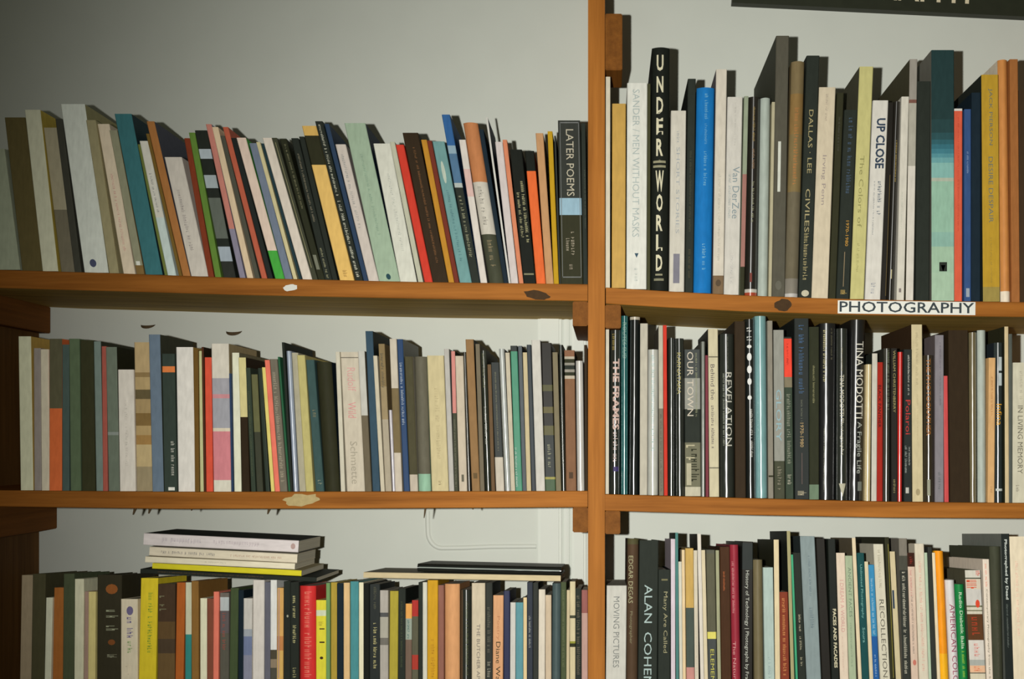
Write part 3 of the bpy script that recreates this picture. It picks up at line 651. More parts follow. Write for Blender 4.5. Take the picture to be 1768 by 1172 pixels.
ROWS.append(('middle right shelf', 'photography books on the middle right shelf', (0.20, 0.27), [
 ((0, 0, 1, 858), [
  (1045.5, 1051.5, 1046, 567, 'slim cream book beside the post', 'slim cream', (216, 208, 188), {}),
  (1052, 1071, 1053.5, 568, 'black book, pinkish block capitals', 'pink-lettered', (38, 33, 30), {'gl': 2, 'text': [('~', 575, 604, .35, .3, (170, 150, 80)), ('THE FRAMES', 618, 742, .58, .62, (216, 186, 174), 'b'), ('~', 746, 800, .55, .45, (206, 186, 180)), ('#', 806, 814, .6, .5, (70, 60, 110))]}),
  (1072, 1084.5, 1072.5, 543, 'dark turquoise glossy book', 'turquoise', (34, 98, 96), {'gl': 2, 'rd': 1, 'text': [('ROUTES SUD', 555, 618, .5, .5, (140, 176, 160))]}),
  (1085.5, 1104, 1088, 545, 'black glossy book with cream head', 'cream-headed', (196, 186, 166), {'gl': 2, 'rd': 1, 'side': (24, 32, 30), 'bands': [(550, (23, 31, 29))]}),
  (1104.5, 1118, 1105.5, 557, 'off-white plain book', 'off-white', (198, 192, 174), {'side': (50, 56, 56)}),
  (1118.5, 1138, 1119.5, 602, 'white glossy book, pale blue title', 'blue-titled white', (206, 206, 194), {'gl': 2, 'text': [('~', 612, 780, .5, .34, (166, 194, 190))]}),
  (1138.5, 1146.5, 1137, 560, 'slim cream book, grey lower half', 'grey-footed', (194, 188, 168), {'bands': [(705, (136, 130, 106))], 'text': [('~', 715, 850, .5, .5, (96, 90, 70))]}),
  (1147, 1153.5, 1145.5, 560, 'slim vivid red book', 'vivid red', (214, 62, 46), {}),
  (1154, 1166.5, 1154.5, 582, 'slim black book with wide glare', 'slim black', (31, 35, 31), {'gl': 2, 'rd': 1}),
  (1167, 1182.5, 1166, 583, 'black book with yellowish capitals', 'yellow-lettered', (40, 42, 38), {'gl': 2, 'rd': 1, 'text': [('KARNATAKA', 608, 680, .42, .42, (186, 176, 116))]}),
  (1183.5, 1211, 1183, 602, 'grey book, large two-word white title', 'two-word grey', (78, 84, 80), {'bands': [(652, (156, 156, 146)), (706, (42, 44, 30)), (764, (120, 118, 96)), (841, (200, 194, 170))], 'text': [('OUR TOWN', 606, 718, .36, .4, (214, 206, 184)), ('~', 608, 720, .76, .14, (150, 152, 120)), ('~', 768, 800, .35, .55, (196, 188, 156)), ('~', 775, 836, .65, .5, (52, 54, 44)), ('#', 800, 838, .25, .3, (190, 184, 156))]}),
  (1211.5, 1219, 1212, 588, 'slim grey-green wrapped book', 'grey-green', (120, 124, 114), {'gl': 2}),
  (1219.5, 1225, 1219.5, 612, 'sliver-thin burgundy book', 'burgundy', (124, 42, 56), {'gl': 1}),
  (1225.5, 1243, 1223.5, 566, 'ivory book with italic title', 'ivory', (208, 198, 164), {'gl': 1, 'text': [('Behind the Scenes: Memoirs'[:10], 628, 690, .42, .4, (96, 86, 84)), ('~', 700, 775, .42, .34, (104, 94, 90)), ('#', 614, 616, .5, .98, (110, 104, 84)), ('#', 807, 809, .5, .98, (110, 104, 84))], 'side': (44, 46, 40)}),
  (1244, 1269.5, 1244, 575, 'black wrapped book, white serif capitals', 'serif-lettered', (28, 34, 30), {'gl': 2, 'hc': 1, 'text': [('REVELATION', 642, 770, .62, .42, (206, 204, 190)), ('~', 644, 770, .28, .14, (160, 164, 150)), ('~', 580, 636, .55, .1, (110, 112, 96))]}),
  (1270, 1289, 1270, 553, 'dull dark brown book', 'dull brown', (52, 47, 32), {'hc': 1}),
  (1289.5, 1306, 1288.5, 549, 'black wrapped book, dotted white title', 'dotted-title', (24, 28, 28), {'gl': 2, 'rd': 1, 'text': [('~', 564, 590, .42, .5, (224, 224, 216)), ('@', 594, 600, .42, .5, (230, 230, 224)), ('@', 608, 622, .42, .5, (235, 235, 230)), ('@', 630, 644, .42, .5, (235, 235, 230)), ('@', 652, 664, .42, .45, (235, 235, 230)), ('@', 682, 690, .42, .45, (230, 230, 224)), ('~', 706, 790, .6, .3, (204, 204, 194))]}),
  (1307, 1327, 1306.5, 543, 'pale aqua glossy book', 'pale aqua', (128, 172, 172), {'gl': 2, 'rd': 1}),
  (1328, 1337, 1327.5, 552, 'slim stone grey book', 'stone grey', (144, 138, 124), {'text': [('#', 821, 824, .5, .98, (60, 58, 48))]}),
  (1338, 1357, 1338, 568, 'grey book with light blue title', 'light-blue-titled', (152, 150, 140), {'bands': [(796, (76, 73, 64))], 'text': [('HOPE & GLORY'[7:], 672, 762, .45, .5, (150, 182, 190)), ('~', 806, 848, .5, .4, (140, 134, 116))]}),
  (1358, 1372, 1356, 580, 'dark book with scarlet upper label', 'scarlet-labelled', (48, 46, 38), {'bands': [(583, (243, 78, 58)), (650, (134, 124, 100)), (668, (66, 70, 62))], 'text': [('~', 592, 630, .45, .26, (160, 40, 30)), ('~', 680, 802, .5, .5, (140, 144, 126)), ('~', 820, 838, .5, .5, (170, 168, 150))]}),
  (1373, 1398.5, 1374, 548, 'navy-black book with blue upper title', 'navy-black', (35, 38, 36), {'hc': 1, 'gl': 1, 'text': [('~', 560, 686, .48, .36, (62, 92, 126)), ('1970-1980', 730, 772, .5, .24, (190, 160, 110)), ('#', 782, 836, .5, .04, (110, 90, 84)), ('~', 848, 856, .5, .6, (190, 180, 150)), ('~', 690, 728, .5, .14, (110, 110, 96))]}),
  (1399, 1416, 1402, 562, 'dark green book with pale foot label', 'pale-footed green', (50, 60, 49), {'bands': [(837, (112, 132, 108))], 'text': [('~', 630, 696, .45, .24, (150, 146, 106))]}),
  (1416.5, 1445, 1420, 556, 'black wrapped book with bright streak', 'streaked black', (20, 26, 27), {'gl': 2, 'rd': 1, 'text': [('~', 568, 660, .3, .2, (180, 172, 126)), ('~', 740, 850, .3, .1, (140, 140, 120)), ('~', 565, 620, .72, .12, (110, 106, 84))]}),
  (1446, 1466, 1449, 565, 'black wrapped book, cream foot wedge', 'wedge-footed', (28, 30, 27), {'gl': 2, 'rd': 1, 'text': [('~', 598, 640, .45, .12, (160, 150, 110)), ('TINA MODOTTI', 646, 718, .45, .36, (200, 194, 170)), ('Photographs', 722, 786, .45, .34, (186, 182, 160)), ('^', 835, 858, .5, .6, (190, 186, 162))]}),
  (1467, 1494, 1475, 549, 'black wrapped book, large white title', 'large-titled black', (20, 24, 26), {'gl': 2, 'rd': 1, 'text': [('TINA MODOTTI', 587, 722, .64, .5, (222, 218, 202)), ('A Fragile Life', 728, 818, .64, .42, (176, 180, 170)), ('#', 832, 848, .75, .3, (120, 124, 116))]}),
  (1494.5, 1505.5, 1498.5, 628, 'slim sand-coloured glossy book', 'sand', (212, 192, 144), {'gl': 2}),
  (1506, 1515.5, 1509.5, 609, 'slim milk white book', 'milk white', (206, 198, 184), {'side': (40, 44, 40)}),
  (1516, 1526.5, 1519.5, 624, 'slim brick red book, black capitals', 'brick red', (166, 42, 30), {'text': [('BLACK PANTHERS'[:13], 664, 738, .45, .5, (44, 22, 16))]}),
  (1527, 1540, 1531, 600, 'slim dark green-grey wrapped book', 'green-grey', (52, 58, 52), {'gl': 2, 'rd': 1, 'text': [('~', 604, 708, .7, .4, (120, 128, 104))]}),
  (1540.5, 1551.5, 1542, 600, 'slim black book, gold capitals', 'gold-lettered', (32, 33, 25), {'gl': 1, 'text': [('WILLIAM CHRISTENBERRY', 604, 712, .5, .4, (160, 150, 96)), ('~', 828, 852, .5, .4, (150, 144, 96))]}),
  (1552, 1561.5, 1556.5, 606, 'slim pillar-box red glossy book', 'pillar-box red', (206, 48, 42), {'gl': 2}),
  (1563, 1577, 1564.5, 602, 'black book, white and red lettering', 'red-white-lettered', (30, 33, 29), {'gl': 1, 'text': [('~', 612, 682, .6, .26, (200, 200, 190)), ('Polaroid'[:7], 690, 750, .5, .6, (190, 56, 52)), ('~', 772, 806, .68, .2, (180, 184, 176)), ('~', 770, 820, .25, .3, (160, 166, 160)), ('#', 842, 852, .4, .4, (190, 190, 180))]}),
  (1578, 1597, 1580, 558, 'tall parchment-coloured book', 'tall parchment', (208, 194, 154), {'hc': 1, 'side': (70, 62, 42), 'text': [('~', 572, 664, .5, .26, (176, 164, 130)), ('~', 680, 760, .5, .14, (190, 176, 140)), ('@', 844, 856, .5, .4, (170, 156, 120))]}),
  (1598, 1615.5, 1600.5, 612, 'dark brown book, orange lettering', 'orange-lettered', (52, 43, 29), {'gl': 2, 'text': [('COMMON: THE PHOTOGRAPHER'[8:], 618, 752, .4, .4, (172, 108, 46)), ('#', 828, 856, .4, .3, (150, 150, 130))]}),
  (1616, 1632.5, 1619.5, 577, 'lilac-grey book', 'lilac-grey', (134, 129, 134), {'side': (110, 100, 100), 'text': [('~', 590, 700, .6, .2, (106, 100, 110)), ('~', 816, 848, .5, .3, (100, 104, 106))]}),
  (1633, 1641, 1633.5, 648, 'slim rose red book, low', 'rose red', (204, 78, 78), {'gl': 1}),
  (1642, 1676.5, 1641, 569, 'very thick dark chocolate hardcover', 'chocolate', (49, 43, 29), {'hc': 1}),
  (1677.5, 1691, 1680, 572, 'olive-grey wrapped book', 'olive-grey', (112, 102, 74), {'gl': 2, 'rd': 1}),
  (1691.5, 1706.5, 1695.5, 568, 'silver-white rounded book', 'silver-white', (172, 180, 170), {'gl': 1, 'rd': 1, 'side': (60, 54, 38)}),
  (1707, 1719.5, 1711.5, 617, 'tan book, faint brown lettering', 'tan', (212, 168, 114), {'text': [('~', 650, 720, .5, .3, (176, 126, 80)), ('~', 840, 852, .5, .3, (170, 130, 84))]}),
  (1720, 1736.5, 1723, 590, 'black wrapped book, white and orange words', 'orange-white-lettered', (42, 50, 50), {'gl': 2, 'rd': 1, 'text': [('#', 615, 639, .62, .36, (190, 200, 200)), ('#', 643, 665, .62, .36, (190, 200, 200)), ('Infinal'[:6], 697, 734, .5, .55, (220, 160, 46)), ('#', 844, 848, .5, .7, (190, 196, 190))]}),
  (1737, 1744, 1741, 562, 'tall slim cream book', 'tall cream', (204, 184, 144), {'side': (60, 58, 46)}),
  (1744.5, 1750, 1748.5, 575, 'sliver-thin slate book', 'slate', (82, 87, 80), {'gl': 1}),
  (1751, 1779, 1755, 625, 'wide cream book at frame edge', 'wide cream', (202, 197, 174), {'text': [('IN LIVING MEMORY', 700, 818, .45, .32, (110, 106, 96)), ('~', 640, 690, .5, .2, (170, 164, 146)), ('~', 838, 850, .3, .2, (130, 126, 112))]}),
 ]),
]))

ROWS.append(('bottom left shelf', 'books on the bottom left shelf', (0.13, 0.19), [
 ((0, 870, 3.88, 1172), [
  (118, 200, 130, 480, 'leftmost grey-brown book, in shade', 'grey-brown', (92, 82, 66), {}),
  (201, 288, 212, 470, 'dark olive book with bare spine', 'dark olive', (44, 42, 28), {'hc': 1}),
  (289, 334, 300, 630, 'slim pale grey paperback, low', 'pale grey', (136, 136, 120), {}),
  (335, 410, 345, 565, 'rusty brown paperback', 'rusty brown', (106, 64, 28), {}),
  (411, 484, 415, 470, 'black-green hardcover', 'black-green', (48, 51, 33), {'hc': 1}),
  (486, 548, 490, 505, 'ivory paperback with blue-white edge', 'ivory', (172, 170, 146), {}),
  (549, 580, 555, 590, 'slim plum-grey paperback', 'plum-grey', (114, 94, 84), {}),
  (581, 632, 585, 590, 'slim yellow-cream paperback', 'yellow-cream', (172, 160, 106), {}),
  (633, 798, 633, 480, 'thick black book with orange spot', 'thick black', (37, 34, 23), {'hc': 1, 'gl': 1, 'text': [('@', 520, 590, .6, .5, (106, 62, 28)), ('~', 700, 760, .62, .5, (110, 112, 92)), ('~', 810, 870, .62, .5, (110, 112, 92)), ('@', 905, 945, .6, .3, (90, 52, 24)), ('~', 1010, 1035, .62, .4, (120, 120, 100))]}),
  (799, 914, 799, 640, 'white paperback with dark violet title', 'violet-titled', (194, 184, 160), {'text': [('@', 672, 735, .55, .4, (84, 78, 104)), ('~', 748, 900, .55, .36, (90, 84, 110)), ('~', 915, 1010, .55, .28, (104, 124, 84)), ('~', 1080, 1160, .5, .4, (170, 160, 140))]}),
  (915, 1040, 930, 500, 'bright yellow book with green lettering', 'bright yellow', (196, 176, 42), {'text': [('~', 580, 1020, .6, .26, (96, 120, 40))]}),
  (1042, 1160, 1042, 540, 'dark brown book, mottled foot', 'mottled brown', (56, 48, 31), {'text': [('~', 600, 750, .3, .4, (96, 92, 70))], 'bands': [(780, (78, 60, 36)), (900, (62, 50, 32)), (1000, (84, 66, 40))]}),
  (1161, 1222, 1172, 530, 'burnt sienna paperback', 'burnt sienna', (146, 78, 32), {}),
  (1226, 1272, 1228, 530, 'cream paperback with teal lower half', 'cream-teal', (170, 170, 146), {'bands': [(870, (44, 114, 108))]}),
  (1273, 1322, 1270, 520, 'ochre brown paperback', 'ochre', (118, 86, 42), {}),
 ]),
 ((340, 880, 4.014, 1172), [
  (10, 58, 10, 618, 'light cream paperback with bluish edge', 'light cream', (200, 198, 168), {}),
  (59, 106, 60, 620, 'chestnut brown paperback', 'chestnut', (110, 64, 48), {}),
  (107, 146, 110, 570, 'slim salmon pink paperback', 'salmon pink', (216, 118, 98), {}),
  (147, 212, 147, 580, 'slate book with whitish patch', 'patched slate', (96, 90, 84), {'bands': [(610, (158, 164, 164)), (705, (84, 78, 78)), (860, (74, 74, 68))], 'text': [('~', 720, 1000, .5, .4, (130, 70, 60))]}),
  (213, 276, 222, 545, 'dark forest green paperback', 'forest green', (58, 66, 44), {'bands': [(548, (60, 72, 46))]}),
  (277, 314, 277, 560, 'slim black-blue paperback', 'black-blue', (33, 37, 38), {}),
  (315, 376, 318, 616, 'white book turning blue below', 'white-blue', (178, 176, 168), {'bands': [(830, (140, 146, 152)), (880, (100, 110, 138)), (1010, (120, 122, 138))]}),
  (377, 458, 380, 490, 'pale lilac-grey paperback', 'lilac-grey', (194, 188, 180), {}),
  (459, 500, 460, 505, 'slim grey-indigo paperback', 'grey-indigo', (92, 92, 102), {}),
  (501, 546, 502, 490, 'bluish white paperback, dark patterned foot', 'bluish white', (206, 206, 202), {'bands': [(975, (72, 66, 52)), (1040, (130, 116, 96)), (1100, (74, 70, 60))]}),
  (547, 592, 550, 545, 'striped tan paperback', 'striped tan', (198, 154, 90), {'bands': [(880, (180, 122, 72)), (980, (196, 160, 90))], 'text': [('#', 550, 1172, .3, .18, (160, 130, 120))]}),
  (593, 640, 593, 500, 'black paperback with tiny white spot', 'spotted black', (30, 31, 25), {'text': [('@', 732, 750, .6, .3, (150, 150, 130))]}),
  (641, 702, 641, 505, 'black paperback, cream condensed capitals', 'cream-lettered black', (33, 33, 26), {'text': [('~', 600, 760, .5, .4, (176, 170, 120)), ('~', 805, 950, .5, .4, (176, 170, 120)), ('~', 1100, 1172, .5, .4, (150, 146, 104))]}),
  (703, 816, 703, 530, 'fat red paperback with creased spine', 'fat red', (196, 46, 44), {'rd': 1, 'gl': 1, 'text': [('~', 570, 1172, .55, .42, (210, 110, 92))]}),
  (818, 890, 818, 630, 'acid yellow paperback with black marks', 'acid yellow', (212, 200, 62), {'bands': [(700, (200, 206, 176)), (740, (210, 200, 60))], 'text': [('#', 826, 834, .6, .5, (60, 56, 30)), ('#', 918, 928, .6, .5, (60, 56, 30)), ('@', 1022, 1042, .55, .34, (60, 56, 30)), ('~', 780, 810, .5, .5, (150, 140, 50))]}),
  (891, 918, 891, 510, 'slim leaf green paperback', 'leaf green', (108, 144, 90), {}),
  (919, 966, 919, 508, 'slim olive-gold paperback', 'olive-gold', (168, 144, 58), {}),
  (967, 1012, 967, 512, 'slim midnight blue paperback', 'midnight blue', (38, 41, 46), {}),
  (1013, 1056, 1013, 508, 'slim apricot paperback', 'apricot', (214, 180, 130), {}),
  (1057, 1115, 1057, 500, 'turquoise paperback', 'turquoise', (74, 138, 142), {}),
  (1116, 1148, 1116, 508, 'slim vanilla paperback', 'vanilla', (226, 220, 188), {}),
  (1149, 1188, 1149, 515, 'slim black-brown paperback', 'black-brown', (36, 30, 22), {}),
  (1189, 1264, 1189, 520, 'black book with dim cream title', 'dim-titled black', (33, 35, 25), {'gl': 1, 'text': [('~', 540, 700, .55, .3, (84, 84, 64)), ('~', 790, 1110, .55, .34, (180, 172, 118))]}),
  (1265, 1324, 1265, 560, 'grey-white paperback, blotted print', 'blotted grey', (172, 166, 156), {'bands': [(715, (84, 84, 84)), (745, (168, 162, 152)), (890, (112, 108, 100)), (940, (170, 164, 154))]}),
  (1325, 1386, 1330, 568, 'olive yellow paperback', 'olive yellow', (170, 155, 58), {}),
  (1387, 1440, 1390, 550, 'black paperback with grey specks', 'specked black', (36, 39, 30), {'text': [('~', 640, 1100, .5, .3, (70, 76, 60))]}),
 ]),
 ((670, 880, 4.014, 1172), [
  (113, 160, 115, 655, 'brown-grey paperback with orange head', 'orange-headed', (228, 164, 86), {'side': (110, 90, 75), 'bands': [(758, (150, 160, 146)), (905, (114, 94, 80))], 'text': [('~', 770, 900, .5, .4, (60, 100, 100))]}),
  (161, 206, 161, 630, 'grey-green paperback with red patches', 'red-patched', (174, 54, 48), {'side': (70, 72, 56), 'bands': [(742, (84, 88, 68)), (1010, (168, 60, 48)), (1112, (92, 90, 72))]}),
  (207, 236, 207, 505, 'slim black paperback', 'slim black', (27, 30, 27), {}),
  (237, 268, 237, 505, 'slim clear white paperback', 'clear white', (208, 206, 190), {}),
  (269, 343, 271, 490, 'egg-yolk yellow paperback', 'egg-yolk yellow', (206, 156, 38), {'text': [('~', 900, 1170, .55, .4, (180, 130, 36))]}),
  (344, 385, 344, 525, 'slim mauve-brown paperback', 'mauve-brown', (144, 98, 84), {}),
  (386, 491, 386, 518, 'broad peach-tan paperback', 'peach-tan', (218, 160, 110), {'rd': 1}),
  (494, 576, 494, 560, 'black glossy book with rounded spine', 'glossy black', (28, 38, 31), {'rd': 1, 'gl': 2, 'text': [('~', 640, 1160, .6, .22, (110, 116, 76))]}),
  (578, 672, 578, 510, 'stone-coloured book with grey capitals', 'stone', (208, 194, 168), {'text': [('THE BUTCHER APPR', 795, 1230, .5, .26, (124, 116, 104))]}),
  (673, 722, 673, 510, 'charcoal paperback with swirled print', 'charcoal', (58, 58, 57), {'text': [('~', 680, 1000, .5, .5, (96, 102, 92)), ('~', 1060, 1170, .5, .5, (150, 146, 130))]}),
  (723, 797, 727, 595, 'peach paperback with black name', 'peach', (218, 164, 120), {'text': [('Poetry', 740, 905, .5, .36, (190, 134, 96)), ('Diane Wald', 918, 1230, .52, .42, (62, 52, 48))]}),
  (799, 842, 799, 565, 'indigo paperback', 'indigo', (42, 47, 78), {'gl': 1}),
  (844, 882, 846, 645, 'slim milky white paperback, low', 'milky white', (208, 206, 198), {}),
  (883, 936, 883, 645, 'powder blue and aqua paperback', 'powder blue', (98, 152, 160), {}),
  (937, 962, 937, 610, 'sliver-thin buff paperback', 'thin buff', (226, 202, 154), {}),
  (963, 1002, 963, 505, 'slate paperback with white letters', 'slate', (57, 62, 72), {'text': [('~', 740, 970, .5, .4, (160, 164, 160))]}),
  (1003, 1040, 1003, 510, 'slim storm grey paperback', 'storm grey', (52, 57, 64), {}),
  (1041, 1088, 1043, 555, 'warm white paperback', 'warm white', (222, 212, 194), {}),
  (1089, 1131, 1089, 595, 'light beige paperback, low', 'light beige', (208, 188, 160), {}),
  (1132, 1195, 1136, 515, 'blue-grey rounded book', 'blue-grey', (78, 94, 94), {'rd': 1, 'gl': 1}),
  (1196, 1234, 1196, 505, 'moss-grey paperback', 'moss-grey', (78, 88, 64), {'text': [('~', 560, 1100, .5, .4, (110, 116, 84))]}),
  (1235, 1258, 1238, 560, 'sliver-thin ecru paperback', 'ecru', (206, 190, 154), {}),
  (1259, 1298, 1259, 500, 'cream paperback with black bars', 'black-barred', (216, 202, 164), {'bands': [(735, (74, 70, 58)), (755, (216, 202, 164)), (915, (150, 150, 60)), (930, (60, 58, 48)), (955, (214, 200, 160))]}),
  (1299, 1340, 1299, 550, 'black paperback with grey pattern', 'grey-patterned', (46, 44, 37), {'text': [('~', 600, 1170, .5, .6, (104, 98, 82))]}),
  (1341, 1384, 1341, 560, 'rose-mauve paperback beside the post', 'rose-mauve', (154, 98, 92), {'bands': [(720, (192, 154, 144))]}),
 ]),
]))

